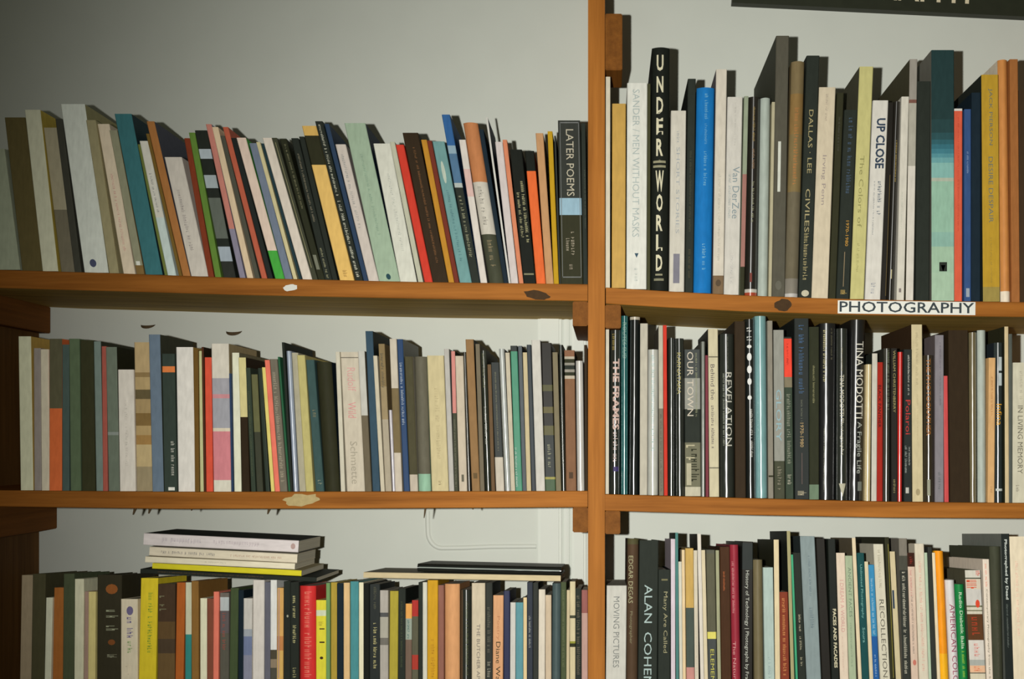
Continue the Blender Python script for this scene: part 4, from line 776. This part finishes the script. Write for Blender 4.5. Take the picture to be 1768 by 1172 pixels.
ROWS.append(('bottom right shelf', 'photography books on the bottom right shelf', (0.20, 0.27), [
 ((0, 0, 1, 1172), [
  (1046, 1081, 1047.5, 1012, 'low white book with grey rounded capitals', 'low white', (206, 206, 194), {'text': [('MOVING PICTURES', 1031, 1154, .5, .3, (132, 134, 130))]}),
  (1081.5, 1101, 1083.5, 930, 'olive hardcover with pale serif title', 'olive', (88, 84, 56), {'hc': 1, 'rd': 1, 'bands': [(940, (80, 76, 50))], 'text': [('EDGAR DEGAS', 960, 1042, .32, .4, (178, 174, 136)), ('Photographer', 1056, 1112, .36, .3, (140, 134, 100))]}),
  (1101.5, 1135, 1104, 933, 'black hardcover, spaced pale blue capitals', 'blue-lettered', (31, 37, 29), {'hc': 1, 'text': [('ALAN', 1010, 1076, .5, .4, (176, 196, 192)), ('COHEN', 1092, 1186, .5, .4, (176, 196, 192))]}),
  (1136, 1158, 1137, 984, 'dark olive book with cream title', 'dark olive', (48, 48, 36), {'hc': 1, 'text': [('Many Are Called', 1022, 1128, .55, .4, (164, 158, 122)), ('#', 1000, 1003, .5, .5, (120, 116, 84))], 'side': (20, 24, 34)}),
  (1159, 1167, 1158.5, 931, 'slim lilac-white book', 'lilac-white', (220, 206, 214), {}),
  (1167.5, 1173, 1166, 920, 'sliver-thin tall teal hardcover', 'thin teal', (82, 132, 126), {'hc': 1, 'side': (28, 36, 30)}),
  (1173.5, 1179, 1171.5, 970, 'sliver-thin white book', 'sliver white', (216, 212, 194), {}),
  (1179.5, 1185, 1177.5, 950, 'sliver-thin peach book', 'sliver peach', (230, 206, 164), {}),
  (1185.5, 1200, 1183.5, 947, 'gold book with dark lower half', 'gold-dark', (204, 168, 94), {'bands': [(1050, (78, 88, 80)), (1153, (202, 144, 134))]}),
  (1200.5, 1209, 1198, 951, 'slim ivory book', 'slim ivory', (216, 206, 184), {'text': [('~', 1090, 1170, .5, .3, (180, 170, 156))]}),
  (1209.5, 1216, 1203, 922, 'slim taller white book', 'taller white', (224, 216, 202), {'side': (70, 66, 56)}),
  (1216.5, 1223, 1211.5, 950, 'sliver-thin cream book', 'sliver cream', (222, 208, 174), {}),
  (1223.5, 1239, 1219.5, 950, 'grey book with yellow band', 'yellow-banded', (96, 96, 82), {'bands': [(956, (92, 92, 78)), (1092, (226, 216, 110)), (1104, (78, 84, 68))], 'side': (30, 30, 24), 'text': [('ELEMENTAL'[:7], 1122, 1190, .5, .4, (200, 194, 90))]}),
  (1240, 1246, 1236.5, 951, 'sliver-thin sage cream book', 'sage cream', (168, 168, 134), {}),
  (1246.5, 1264, 1243.5, 945, 'dark chestnut book, tiny orange title', 'dark chestnut', (74, 48, 30), {'hc': 1, 'text': [('~', 988, 1022, .4, .2, (190, 104, 62))]}),
  (1265, 1280, 1261, 941, 'crimson-maroon glossy book', 'crimson', (156, 48, 62), {'rd': 1, 'gl': 1, 'text': [('~', 970, 1060, .3, .26, (214, 150, 150)), ('The Nature of Art'[:10], 1108, 1180, .3, .32, (216, 160, 156))]}),
  (1281, 1302, 1282, 936, 'black book, white sentence down spine', 'white-sentenced', (29, 31, 25), {'hc': 1, 'gl': 1, 'bands': [(938, (42, 48, 48)), (984, (29, 31, 25))], 'text': [('History of Technology | Photographs by Francis', 986, 1190, .45, .4, (196, 198, 186))]}),
  (1303, 1319.5, 1300.5, 967, 'olive-drab rounded book', 'olive-drab', (118, 108, 78), {'rd': 1, 'gl': 1}),
  (1321, 1338.5, 1318, 980, 'pale blue-green book, low', 'blue-green', (178, 196, 188), {'text': [('~', 1135, 1172, .5, .3, (150, 168, 166))]}),
  (1339, 1348, 1336.5, 932, 'slim corn-coloured book', 'corn', (226, 208, 168), {'side': (60, 54, 44)}),
  (1349, 1365.5, 1346.5, 1023, 'low red-brown book, gilt lettering', 'low red-brown', (134, 62, 42), {'text': [('~', 1034, 1172, .5, .4, (206, 140, 84))]}),
  (1366, 1374, 1358, 917, 'slim khaki book', 'slim khaki', (172, 162, 124), {'side': (50, 46, 36)}),
  (1374.5, 1379, 1365, 958, 'sliver-thin mint green book', 'mint', (72, 168, 124), {}),
  (1379.5, 1393, 1369.5, 955, 'slim black book, spaced cream letters', 'spaced-lettered', (31, 34, 27), {'text': [('~', 1062, 1092, .5, .3, (190, 184, 156)), ('~', 1100, 1124, .5, .3, (180, 174, 146)), ('~', 1136, 1152, .5, .3, (180, 174, 146))]}),
  (1393.5, 1419, 1382, 926, 'blue-grey cloth hardcover', 'blue-grey cloth', (138, 152, 152), {'hc': 1, 'side': (60, 70, 70), 'text': [('~', 960, 1030, .55, .16, (110, 126, 132)), ('~', 1050, 1086, .55, .26, (104, 124, 132))]}),
  (1420, 1436, 1409.5, 930, 'dark green-black book with bare spine', 'green-black', (33, 35, 23), {'hc': 1, 'gl': 1}),
  (1436.5, 1451, 1430, 931, 'black book, white bold capitals', 'bold-lettered', (26, 31, 23), {'hc': 1, 'gl': 1, 'text': [('FACES AND FACADES', 1052, 1154, .6, .42, (212, 204, 170), 'b')]}),
  (1451.5, 1467, 1444.5, 955, 'pinkish cream book, rose serif title', 'rose-titled', (224, 206, 184), {'side': (90, 80, 58), 'text': [('I DREAM A WORLD', 1002, 1092, .5, .42, (206, 158, 150)), ('~', 1100, 1160, .4, .14, (200, 170, 156))]}),
  (1467.5, 1482, 1460.5, 960, 'pale sage book, green-grey title', 'pale sage', (168, 182, 150), {'text': [('ANCIENT FACES', 980, 1066, .5, .42, (116, 132, 110)), ('~', 1076, 1152, .45, .24, (130, 146, 122))]}),
  (1482.5, 1489, 1470.5, 929, 'slim cream book, taller than neighbours', 'tall cream', (226, 208, 174), {'side': (110, 100, 80)}),
  (1489.5, 1502, 1480.5, 955, 'dark teal book, aqua lettering', 'dark teal', (31, 78, 78), {'text': [('Unlimited Photography'[:21], 975, 1068, .45, .38, (120, 176, 168)), ('Soura'[:5], 1084, 1110, .5, .36, (130, 180, 172))]}),
  (1502.5, 1509, 1493.5, 970, 'slim oat-coloured book', 'oat', (216, 202, 168), {}),
  (1509.5, 1521, 1500.5, 976, 'sky blue book, deeper blue below', 'sky blue', (60, 138, 182), {'bands': [(1100, (38, 92, 156))], 'text': [('~', 1000, 1098, .5, .4, (160, 196, 210)), ('~', 1132, 1172, .5, .3, (160, 190, 214))]}),
  (1521.5, 1539, 1509.5, 940, 'white glossy book, dark roman capitals', 'roman-lettered', (212, 206, 184), {'gl': 1, 'text': [('RECOLLECTIONS', 1036, 1180, .52, .46, (104, 100, 88)), ('~', 950, 1020, .5, .3, (170, 164, 142))]}),
  (1539.5, 1548.5, 1529.5, 928, 'slim dark book with yellow line', 'yellow-lined', (52, 54, 36), {'text': [('#', 940, 1172, .7, .12, (150, 140, 60))]}),
  (1549, 1559, 1537.5, 953, 'slim cream book with navy flag', 'navy-flagged', (208, 192, 154), {'bands': [(1020, (206, 190, 152))], 'side': (110, 108, 84), 'text': [('#', 1020, 1052, .25, .35, (60, 66, 84))]}),
  (1559.5, 1575, 1553, 930, 'grey-black book, white small print', 'small-printed', (128, 122, 112), {'bands': [(960, (80, 80, 70)), (985, (62, 62, 52))], 'text': [('~', 988, 1165, .45, .4, (196, 192, 172))]}),
  (1575.5, 1588, 1568, 955, 'pinkish book with dark red head', 'red-headed', (60, 34, 24), {'side': (190, 170, 150), 'bands': [(979, (212, 188, 168))], 'text': [('~', 962, 976, .5, .4, (150, 50, 40)), ('~', 985, 1030, .4, .3, (190, 120, 116)), ('~', 1030, 1130, .45, .3, (120, 112, 104)), ('@', 1140, 1150, .5, .5, (200, 120, 104))]}),
  (1588.5, 1605, 1580, 939, 'cream book, pale pink lettering', 'pink-printed', (216, 206, 184), {'text': [('~', 970, 1160, .5, .34, (216, 172, 156))]}),
  (1605.5, 1611, 1598, 955, 'sliver-thin pale mint book', 'pale mint', (178, 196, 170), {}),
  (1611.5, 1620, 1603.5, 945, 'slim dark grey book', 'dark grey', (60, 60, 51), {}),
  (1620.5, 1626, 1610.5, 955, 'sliver-thin almond book', 'almond', (230, 212, 178), {}),
  (1626.5, 1642, 1617, 952, 'bright orange glossy book', 'bright orange', (240, 152, 26), {'gl': 1, 'rd': 1, 'bands': [(1130, (242, 178, 30))]}),
  (1643, 1659, 1634.5, 1002, 'white glossy book, purple-red capitals', 'purple-lettered', (214, 210, 208), {'gl': 1, 'rd': 1, 'text': [('AMERICAN COLOR', 1044, 1190, .55, .56, (150, 70, 92))]}),
  (1660, 1676.5, 1652.5, 1010, 'bright green glossy book, white words', 'bright green', (24, 124, 62), {'gl': 1, 'rd': 1, 'text': [('Radio Diabelik Ballad Further'[:20], 1024, 1122, .5, .32, (206, 222, 196)), ('~', 1126, 1172, .5, .3, (150, 196, 60))], 'side': (30, 30, 24)}),
  (1677.5, 1704.5, 1668, 985, 'white book patched red and brown', 'red-brown-patched', (206, 202, 188), {'hc': 1, 'side': (96, 86, 64), 'bands': [(998, (70, 64, 54)), (1000, (208, 196, 176)), (1018, (202, 198, 190)), (1046, (120, 116, 96)), (1049, (206, 200, 180)), (1054, (120, 116, 96)), (1056, (206, 200, 180)), (1061, (92, 60, 36)), (1106, (212, 206, 196)), (1140, (170, 172, 164)), (1150, (226, 182, 146)), (1162, (120, 112, 92)), (1164, (212, 202, 176))],
     'text': [('~', 986, 996, .85, .36, (206, 72, 50)), ('~', 1002, 1020, .5, .9, (212, 90, 60)), ('@', 1036, 1050, .7, .28, (216, 76, 50)), ('~', 1066, 1102, .5, .5, (160, 64, 40)), ('~', 1112, 1136, .5, .36, (214, 150, 140)), ('~', 1152, 1160, .5, .5, (214, 110, 70))]}),
  (1705.5, 1717, 1698.5, 966, 'slim white book, red and black title', 'red-black-titled', (226, 212, 194), {'text': [('~', 974, 1014, .45, .34, (220, 140, 120)), ('Contemporary Photography from the South', 1018, 1190, .45, .34, (100, 94, 86))]}),
  (1717.5, 1738, 1712.5, 944, 'dark grey rounded hardcover', 'grey rounded', (62, 62, 52), {'hc': 1, 'rd': 1, 'text': [('~', 1040, 1170, .5, .2, (84, 80, 64))]}),
  (1738.5, 1753, 1731, 922, 'black glossy book, bold white lettering', 'white-lettered', (26, 32, 30), {'hc': 1, 'gl': 1, 'text': [('Photographed by Deadlock'[:20], 932, 1036, .45, .42, (196, 202, 194), 'b'), ('~', 1044, 1120, .45, .22, (110, 118, 112))], 'side': (110, 112, 106)}),
  (1754, 1782, 1746, 927, 'thick cream book at frame edge', 'thick cream', (226, 212, 184), {'hc': 1, 'text': [('~', 970, 1100, .4, .2, (226, 188, 168))]}),
 ]),
]))

# ---------------------------------------------------------------- room shell
WALLM = plain_mat('wall_paint', (0.555, 0.578, 0.518), 0.75, 0.035, 14.0, 0.0006)
TRIMM = plain_mat('trim_paint', (0.592, 0.614, 0.552), 0.55, 0.02, 20.0)
tag(box('wall_back', (-2.6, WALL, 0), (2.4, WALL + 0.12, 2.9), WALLM), kind='structure')
FLOORM = wood_mat('floor_boards', (0.06, 0.035, 0.018), (0.16, 0.09, 0.045), 0, 0.3)
tag(box('floor', (-2.6, -3.2, -0.06), (2.4, WALL + 0.12, 0.0), FLOORM), kind='structure')

# a painted-over panelled door shows behind the left bay: stile, frame edge and the lower moulding of a panel
def wall_strip(name, x0, x1, ytop, ybot, th, bev):
    a = at(x0, ytop, WALL); b = at(x1, ybot, WALL)
    return tag(box(name, (a.x, WALL - th, b.z), (b.x, WALL + 0.002, a.z), TRIMM, None, bev), kind='structure')
wall_strip('trim_1', 929, 970, 470, 1260, 0.013, 0.0055)
wall_strip('trim_2', 974, 982.5, 470, 1260, 0.008, 0.0025)
wall_strip('trim_3', 987, 1012, 470, 1260, 0.014, 0.005)
pts = [(738.5, 882), (738.5, 900)] + [(739 + 24 * (1 - math.cos(a)), 918 + 28 * math.sin(a)) for a in [i * math.pi / 16 for i in range(0, 9)]] + [(800, 945.5), (850, 943.5), (926, 943)]
mv, mf = [], []
for i, (x, y) in enumerate(pts):
    c = at(x, y, WALL)
    q0 = at(*pts[max(0, i - 1)], WALL); q1 = at(*pts[min(len(pts) - 1, i + 1)], WALL)
    tg = (q1 - q0).normalized()
    nr = Vector((-tg.z, 0, tg.x))
    for s, yy in ((-0.0055, 0.001), (-0.003, -0.003), (0, -0.0045), (0.003, -0.003), (0.0055, 0.001)):
        mv.append(c + nr * s + Vector((0, yy, 0)))
for i in range(len(pts) - 1):
    for k in range(4):
        mf.append((i * 5 + k, i * 5 + k + 1, i * 5 + 6 + k, i * 5 + 5 + k))
tag(link_mesh('trim_4', mv, mf, [TRIMM], None, None, True), kind='structure')

# ---------------------------------------------------------------- bookcase
case = empty('bookcase', (0, 0, 0), 'orange-brown wooden bookcase filling the white wall', 'bookcase')
SHELF = {
 'top left shelf': ([(-86, 461), (0, 465.5), (200, 471.5), (400, 479), (720, 486.5), (1014.5, 490.5)], [32, 31.5, 31, 29.5, 29, 29]),
 'top right shelf': ([(1046, 496), (1160, 503), (1280, 509.5), (1400, 514), (1500, 517), (1768, 521.5), (2010, 524)], [28, 28, 27.5, 27, 27, 25.5, 25]),
 'middle left shelf': ([(-86, 845), (0, 846.5), (300, 849), (680, 848.5), (1014.5, 847.5)], [28, 28, 29.5, 29, 28]),
 'middle right shelf': ([(1044.5, 853), (1290, 860), (1530, 866), (1768, 868.5), (2010, 871)], [28.5, 29, 27.5, 26.5, 26]),
 'bottom left shelf': ([(-86, 1222), (1014.5, 1222)], [29, 29]),
 'bottom right shelf': ([(1043.5, 1226), (2010, 1242)], [29, 27]),
}
def shelf_y(row, px):
    P = SHELF[row][0]
    for (x0, y0), (x1, y1) in zip(P, P[1:]):
        if px <= x1 or (x1, y1) == P[-1]:
            return y0 + (y1 - y0) * (px - x0) / (x1 - x0)
shelf_obj = {}
DROP = 0.085     # the bottom boards tip back towards the wall
for row, (P, th) in SHELF.items():
    v, f = [], []
    ch = 0.0012
    low = DROP if row.startswith('bottom') else 0.0
    for (x, y), t in zip(P, th):
        zt = at(x, y).z; zb = at(x, y + t).z; X = at(x, y).x
        v += [(X, ch, zt), (X, 0, zt - ch), (X, 0, zb + ch), (X, ch, zb), (X, WALL - 0.001, zb - low * WALL), (X, WALL - 0.001, zt - low * WALL)]
    n = len(P)
    for i in range(n - 1):
        for k in range(6):
            f.append((i * 6 + k, i * 6 + (k + 1) % 6, i * 6 + 6 + (k + 1) % 6, i * 6 + 6 + k))
    f.append((0, 5, 4, 3, 2, 1))
    f.append(tuple((n - 1) * 6 + k for k in range(6)))
    so = link_mesh('shelf_board', v, f, [WOOD, UNDER], case, [1 if (i < 6 * (n - 1) and i % 6 == 3) else 0 for i in range(len(f))])
    so['label'] = 'wooden board of the ' + row
    shelf_obj[row] = so

# uprights: the divider, the left side panel and the right side panel beyond the frame
dv = at(1015.3, 0); d2 = at(1044.3, 0)
box('divider_panel', (dv.x, -0.004, 0.0), (d2.x, WALL - 0.001, 2.45), WOODV, case, 0.0015)
sp_l = at(-118, 0); sp_r = at(-86.5, 0)
box('side_panel', (sp_l.x, 0.0, 0.0), (sp_r.x, WALL - 0.001, at(0, 463 + 30).z), WOODD, case, 0.0015)
box('side_panel', (at(2010.5, 0).x, 0.0, 0.0), (at(2038, 0).x, WALL - 0.001, 2.45), WOODV, case, 0.0015)
# cleats that carry the boards, running back to the wall
def cleat(x0, x1, y0, y1, dep=WALL - 0.003, front=0.006):
    a = at(x0, y0); b = at(x1, y1)
    return box('cleat', (a.x, front, b.z), (b.x, dep, a.z), WOODB, case, 0.0015)
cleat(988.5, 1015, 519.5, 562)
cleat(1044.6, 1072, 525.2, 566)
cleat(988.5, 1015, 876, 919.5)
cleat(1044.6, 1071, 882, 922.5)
cleat(-86.2, -63, 494, 547)
cleat(-86.2, -50, 874.5, 936)
cleat(1980, 2010.2, 549.5, 592)
cleat(1980, 2010.2, 898, 935)
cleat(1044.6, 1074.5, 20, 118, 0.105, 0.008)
# knots, old label remains and splinters on the boards
KNOT = plain_mat('knot_wood', (0.045, 0.022, 0.006), 0.8, 0.35, 160.0)
def blob(name, cx, cy, rx, ry, mat, parent, y=-0.0004, n=18, rough=0.12, seed=1, skew=0.0):
    r = random.Random(seed)
    c = at(cx, cy)
    v = [(c.x, y, c.z)]
    for i in range(n):
        a = 2 * math.pi * i / n
        k = 1 + rough * (r.random() - .5) * 2
        v.append((c.x + (rx * math.cos(a) + skew * math.sin(a)) * .001 * k, y, c.z + ry * .001 * math.sin(a) * k))
    v2 = [(p[0], p[1] + 0.0008, p[2]) for p in v]
    f = [(0, i, i % n + 1) for i in range(1, n + 1)]
    f += [(i, n + 1 + i, n + 1 + i % n + 1, i % n + 1) for i in range(1, n + 1)]
    return link_mesh(name, v + v2, f, [mat], parent)
blob('knot', 927, 509, 20, 8.5, KNOT, shelf_obj['top left shelf'], seed=3, skew=-9)
blob('knot', 1352, 527, 14.5, 10.5, KNOT, shelf_obj['top right shelf'], seed=5)
WHITE = plain_mat('sticker_paper', (0.66, 0.66, 0.60), 0.6, 0.05, 90.0)
TAN = plain_mat('label_remains', (0.42, 0.33, 0.15), 0.7, 0.25, 120.0)
s1 = blob('sticker', 501, 496.5, 12.5, 6, WHITE, shelf_obj['top left shelf'], seed=7, skew=3)
blob('label_remains', 521, 863, 32, 10.5, TAN, shelf_obj['middle left shelf'], seed=9, rough=0.2, skew=6)
SPL = plain_mat('splinter_wood', (0.07, 0.045, 0.02), 0.8, 0.3, 200.0)
def splinter(row, x, y, dx, dy, w_):
    a = at(x, y); b = at(x + dx, y + dy)
    v = [(a.x - w_ * .001, .004, a.z), (a.x + w_ * .001, .004, a.z), (b.x + w_ * .0003, .006, b.z), (b.x - w_ * .0003, .006, b.z)]
    v += [(p[0], p[1] + .002, p[2]) for p in v]
    link_mesh('splinter', v, [(3, 2, 1, 0), (4, 5, 6, 7), (0, 1, 5, 4), (1, 2, 6, 5), (2, 3, 7, 6), (3, 0, 4, 7)], [SPL], shelf_obj[row])
for x, y, dx, dy, w_ in ((232, 877, -5, 12, 3), (258, 877, -4, 10, 3), (330, 877, -2, 5, 2), (464, 878, -4, 10, 3), (734, 876.5, -3, 18, 2), (815, 876, 1, 4, 2)):
    splinter('middle left shelf', x, y, dx, dy, w_)
# two curled flakes of loose paint on the wall
for x, y, s in ((405, 571, 1.0), (257, 560, 0.9)):
    c = at(x, y, WALL)
    v, f = [], []
    for i in range(9):
        a = math.pi * (0.05 + 0.9 * i / 8)
        for k, th in enumerate((0.0, 0.007)):
            v += [(c.x - math.cos(a) * .016 * s, WALL - 0.001 - 0.014 * math.sin(a), c.z - math.sin(a) * (.004 + th) * s)]
    for i in range(8):
        f.append((i * 2, i * 2 + 1, i * 2 + 3, i * 2 + 2))
    fl = link_mesh('paint_flake', v, f, [SPL])
    tag(fl, ('dark curled paint flake on wall above the pink-banded book' if x > 300 else 'dark curled paint flake on wall above the slate blue hardcover'), 'paint flake')

# ---------------------------------------------------------------- signs
def flat_text(name, s, org, ux, uz, w_, h_, y, mat, parent, bold=0.0):
    g = text_geo(s, bold)
    v = [(org.x + ux.x * a * w_ + uz.x * b * h_, y, org.z + ux.z * a * w_ + uz.z * b * h_) for a, b in g[0]]
    iv = parent.matrix_world.inverted() if parent else Matrix()
    return link_mesh(name, v, g[1], [mat], parent)
INK = plain_mat('label_ink', (0.030, 0.042, 0.048), 0.6, 0.2, 90.0)
a = at(1446.5, 518.5); b = at(1684, 521.5); c = at(1446.5, 541)
ux = (b - a).normalized(); uz = Vector((-ux.z, 0, ux.x))
lw, lh = (b - a).length, 0.0225
v = []
for y in (-0.0006, -0.0001):
    for (p, q) in ((0, 0), (1, 0), (1, 1), (0, 1)):
        d = a - uz * lh + ux * (lw * p) + uz * (lh * q)
        v.append((d.x, y, d.z))
lab = link_mesh('shelf_label', v, [(0, 1, 2, 3), (7, 6, 5, 4), (4, 5, 1, 0), (5, 6, 2, 1), (6, 7, 3, 2), (7, 4, 0, 3)], [WHITE])
tag(lab, 'white paper label with dark capitals stuck on the top right shelf edge', 'label')
flat_text('lettering', 'PHOTOGRAPHY', a - uz * (lh * .88) + ux * 0.003, ux, uz, lw - 0.005, lh * .82, -0.0009, INK, lab, 0.012)

BLACKP = plain_mat('sign_paint', (0.022, 0.025, 0.014), 0.5, 0.2, 60.0)
CREAMP = plain_mat('sign_letters', (0.62, 0.55, 0.38), 0.6, 0.1, 60.0)
YS = WALL - 0.02
a = at(1264, 4.5, YS); b = at(1790, 29.5, YS)
ux = (b - a).normalized(); uz = Vector((-ux.z, 0, ux.x))
sw, shh = (b - a).length, 0.10
v = []
for y in (YS, WALL - 0.0005):
    for (p, q) in ((0, 0), (1, 0), (1, 1), (0, 1)):
        d = a + ux * (sw * p) + uz * (shh * q)
        v.append((d.x, y, d.z))
sign = link_mesh('wall_sign', v, [(0, 1, 2, 3), (7, 6, 5, 4), (4, 5, 1, 0), (5, 6, 2, 1), (6, 7, 3, 2), (7, 4, 0, 3)], [BLACKP])
tag(sign, 'black sign board with cream lettering high on the wall', 'sign')
t0 = at(1290, 4.5, YS)
flat_text('lettering', 'PHOTOGRAPHY', a + ux * 0.030 + uz * 0.019, ux, uz, 0.455, 0.058, YS - 0.0005, CREAMP, sign, 0.012)

# ---------------------------------------------------------------- place the books
seen = {}
bad = 0
bid = 0
HEAD = {}
for row, group, (d0, d1), segs in ROWS:
    items = []
    for (ox, oy, sc, yref), ents in segs:
        for (xb0, xb1, xt0, yt, look, short, col, op) in ents:
            fx = lambda x: ox + x / sc
            fy = lambda y: oy + y / sc
            X0, X1, XT, YT = fx(xb0), fx(xb1), fx(xt0), fy(yt)
            mid = (X0 + X1) / 2
            ysh = shelf_y(row, mid)
            lean = (XT - X0) / (yref - YT)
            X0 += lean * (yref - ysh); X1 += lean * (yref - ysh)
            items.append(dict(x0=X0, x1=X1, yt=YT, ys=ysh, lean=lean, look=look, short=short, col=col, op=op, fy=fy))
    for k in range(1, len(items)):
        p, c = items[k - 1], items[k]
        if c['x0'] < p['x1']:
            m = (c['x0'] + p['x1']) / 2
            c['x0'] = p['x1'] = m
        h = min(p['ys'] - p['yt'], c['ys'] - c['yt'])
        v = (p['x1'] + p['lean'] * h) - (c['x0'] + c['lean'] * h)
        if v > 0:
            cut = min(v * 0.6, 0.22 * (p['x1'] - p['x0']))
            p['x1'] -= cut
            c['lean'] += (v - cut) / h
    prev = None
    for k, it in enumerate(items):
        bid += 1
        rnd = random.Random(bid * 13)
        T = (it['x1'] - it['x0']) * .001
        T = max(T - 0.0003, 0.003)
        zs = max(at(0, shelf_y(row, it['x0'])).z, at(0, shelf_y(row, it['x1'])).z)
        zt = at(0, it['yt']).z
        H = zt - zs
        op = dict(it['op'])
        rec = 0.003 + rnd.random() * 0.006
        loc = Vector((at(it['x0'], 0).x, rec, zs + 0.0002))
        dep = d0 + (d1 - d0) * rnd.random()
        if H > 0.32: dep = d1 + 0.03
        if T < 0.008: dep *= 0.9
        fy = it['fy']
        Z = lambda y: at(0, fy(y)).z - zs
        bb = op.get('bands')
        p = dict(op)
        p['side'] = op.get('side', it['col'])
        if bb:
            seq = [it['col']] + [c for _, c in bb]
            p['col'] = seq[-1]
            p['bands'] = [(Z(y), seq[i]) for i, (y, c) in enumerate(bb)]
            if 'side' not in op:
                p['side'] = seq[-1] if len(bb) == 1 else it['col']
        else:
            p['col'] = it['col']
        if op.get('text'):
            p['text'] = []
            for t in op['text']:
                zt_, zb_ = Z(t[1]), max(0.002, Z(t[2]))
                p['text'].append((t[0], min(zt_, H - 0.001), zb_, t[3], t[4], t[5]) + tuple(t[6:]))
        ref = at((it['x0'] + it['x1']) / 2, (it['ys'] + it['yt']) / 2)
        col_at = lambda c, r=ref: true_col(c, r)
        back = 0.0
        if row.startswith('middle'):
            back = 0.026 + 0.026 * rnd.random()
        elif op.get('gl'):
            back = 0.01 * rnd.random()
        if row.startswith('bottom'): p['drop'] = DROP
        name = 'hardcover_book' if op.get('hc') else 'paperback_book'
        e = build_book(name, loc, T, H, dep, it['lean'], back, p, col_at, bid)
        where = row
        if prev:
            lb = f"{it['look']}, {where}, right of the {prev} one"
        else:
            lb = f"{it['look']}, {where}, first at its left end"
        tag(e, lb, 'book', group)
        seen.setdefault(lb, []).append(e)
        nw = len(lb.replace(',', '').split())
        if nw > 16: print('LONG LABEL', nw, lb)
        HEAD.setdefault(row, []).append((it['x0'] + it['lean'] * (it['ys'] - it['yt']), it['x1'] + it['lean'] * (it['ys'] - it['yt']), zs + H))
        prev = it['short']
for lb, l in seen.items():
    if len(l) > 1: print('DUPLICATE LABEL', lb, len(l))
print('BOOKS', bid)

# books lying on top of the bottom left row: (left x, right x, head-side y at left, y at right, thickness px, ...)
def lying(x0, x1, yl, yr, th, dep, back_y, look, op, rise):
    global bid
    bid += 1
    a = at(x0, yl); b = at(x1, yr)
    L = (b - a).length
    sl = math.atan2(a.z - b.z, b.x - a.x)
    T = th * .001
    p = dict(op)
    p['side'] = op.get('side', op['col'])
    if op.get('text'):
        p['text'] = [(t[0], L * (1 - t[1]), L * (1 - t[2]), t[3], t[4], t[5]) for t in op['text']]
    ref = at((x0 + x1) / 2, (yl + yr) / 2)
    e = build_book('hardcover_book' if op.get('hc') else 'paperback_book', Vector((a.x, back_y, a.z + rise)), T, L, dep, 0.0, 0.0, p, lambda c: true_col(c, ref), bid)
    e.rotation_euler = (Matrix.Rotation(-op.get('pitch', 0), 3, 'X') @ Matrix.Rotation(math.pi / 2 + sl, 3, 'Y')).to_euler()
    tag(e, look, 'book', 'books lying flat on the bottom left row')
    return e
lying(247, 515, 920.5, 933.5, 20.5, 0.145, 0.004, 'lilac-white book lying topmost on the taller flat stack, dark cover', {'col': (196, 188, 186), 'side': (44, 56, 56), 'pitch': .03, 'text': [('~', .88, .62, .5, .4, (170, 162, 166)), ('~', .55, .25, .5, .36, (176, 166, 168)), ('@', .05, .02, .5, .5, (160, 136, 130))]}, 0)
lying(256, 512, 943, 956, 15.3, 0.12, 0.006, 'cream book lying second from top of the taller flat stack', {'col': (200, 190, 168), 'pitch': .03, 'text': [('~', .92, .55, .55, .35, (130, 126, 122)), ('~', .45, .1, .55, .3, (170, 146, 128))]}, -0.0012)
lying(249, 508, 959.7, 972, 10.2, 0.13, 0.005, 'off-white thin book lying third in the taller flat stack', {'col': (206, 198, 174), 'pitch': .03, 'text': [('~', .6, .45, .5, .3, (170, 166, 150))]}, -0.0012)
lying(262, 520, 971, 984, 9.5, 0.15, 0.003, 'yellow thin book lying fourth in the taller flat stack', {'col': (194, 184, 40), 'pitch': .03, 'side': (150, 140, 110)}, -0.0012)
lying(240, 545, 981, 996, 7.5, 0.16, 0.006, 'black thin book lying lowest in the taller flat stack', {'col': (34, 33, 24), 'pitch': .03, 'text': [('~', .9, .3, .5, .3, (84, 62, 46))]}, -0.0016)
lying(720, 969, 973.5, 979.5, 13.5, 0.16, 0.004, 'black glossy thin book lying on a cream one, bottom left row', {'col': (24, 32, 28), 'pitch': .075, 'gl': 2, 'rd': 1, 'hc': 1, 'text': [('#', .99, .01, .45, .12, (150, 160, 150))]}, 0)
lying(627, 968, 987.3, 993.3, 9.7, 0.19, 0.003, 'cream wide thin book lying under the black glossy thin one', {'col': (214, 196, 156), 'pitch': .075, 'side': (150, 146, 130)}, -0.0006)
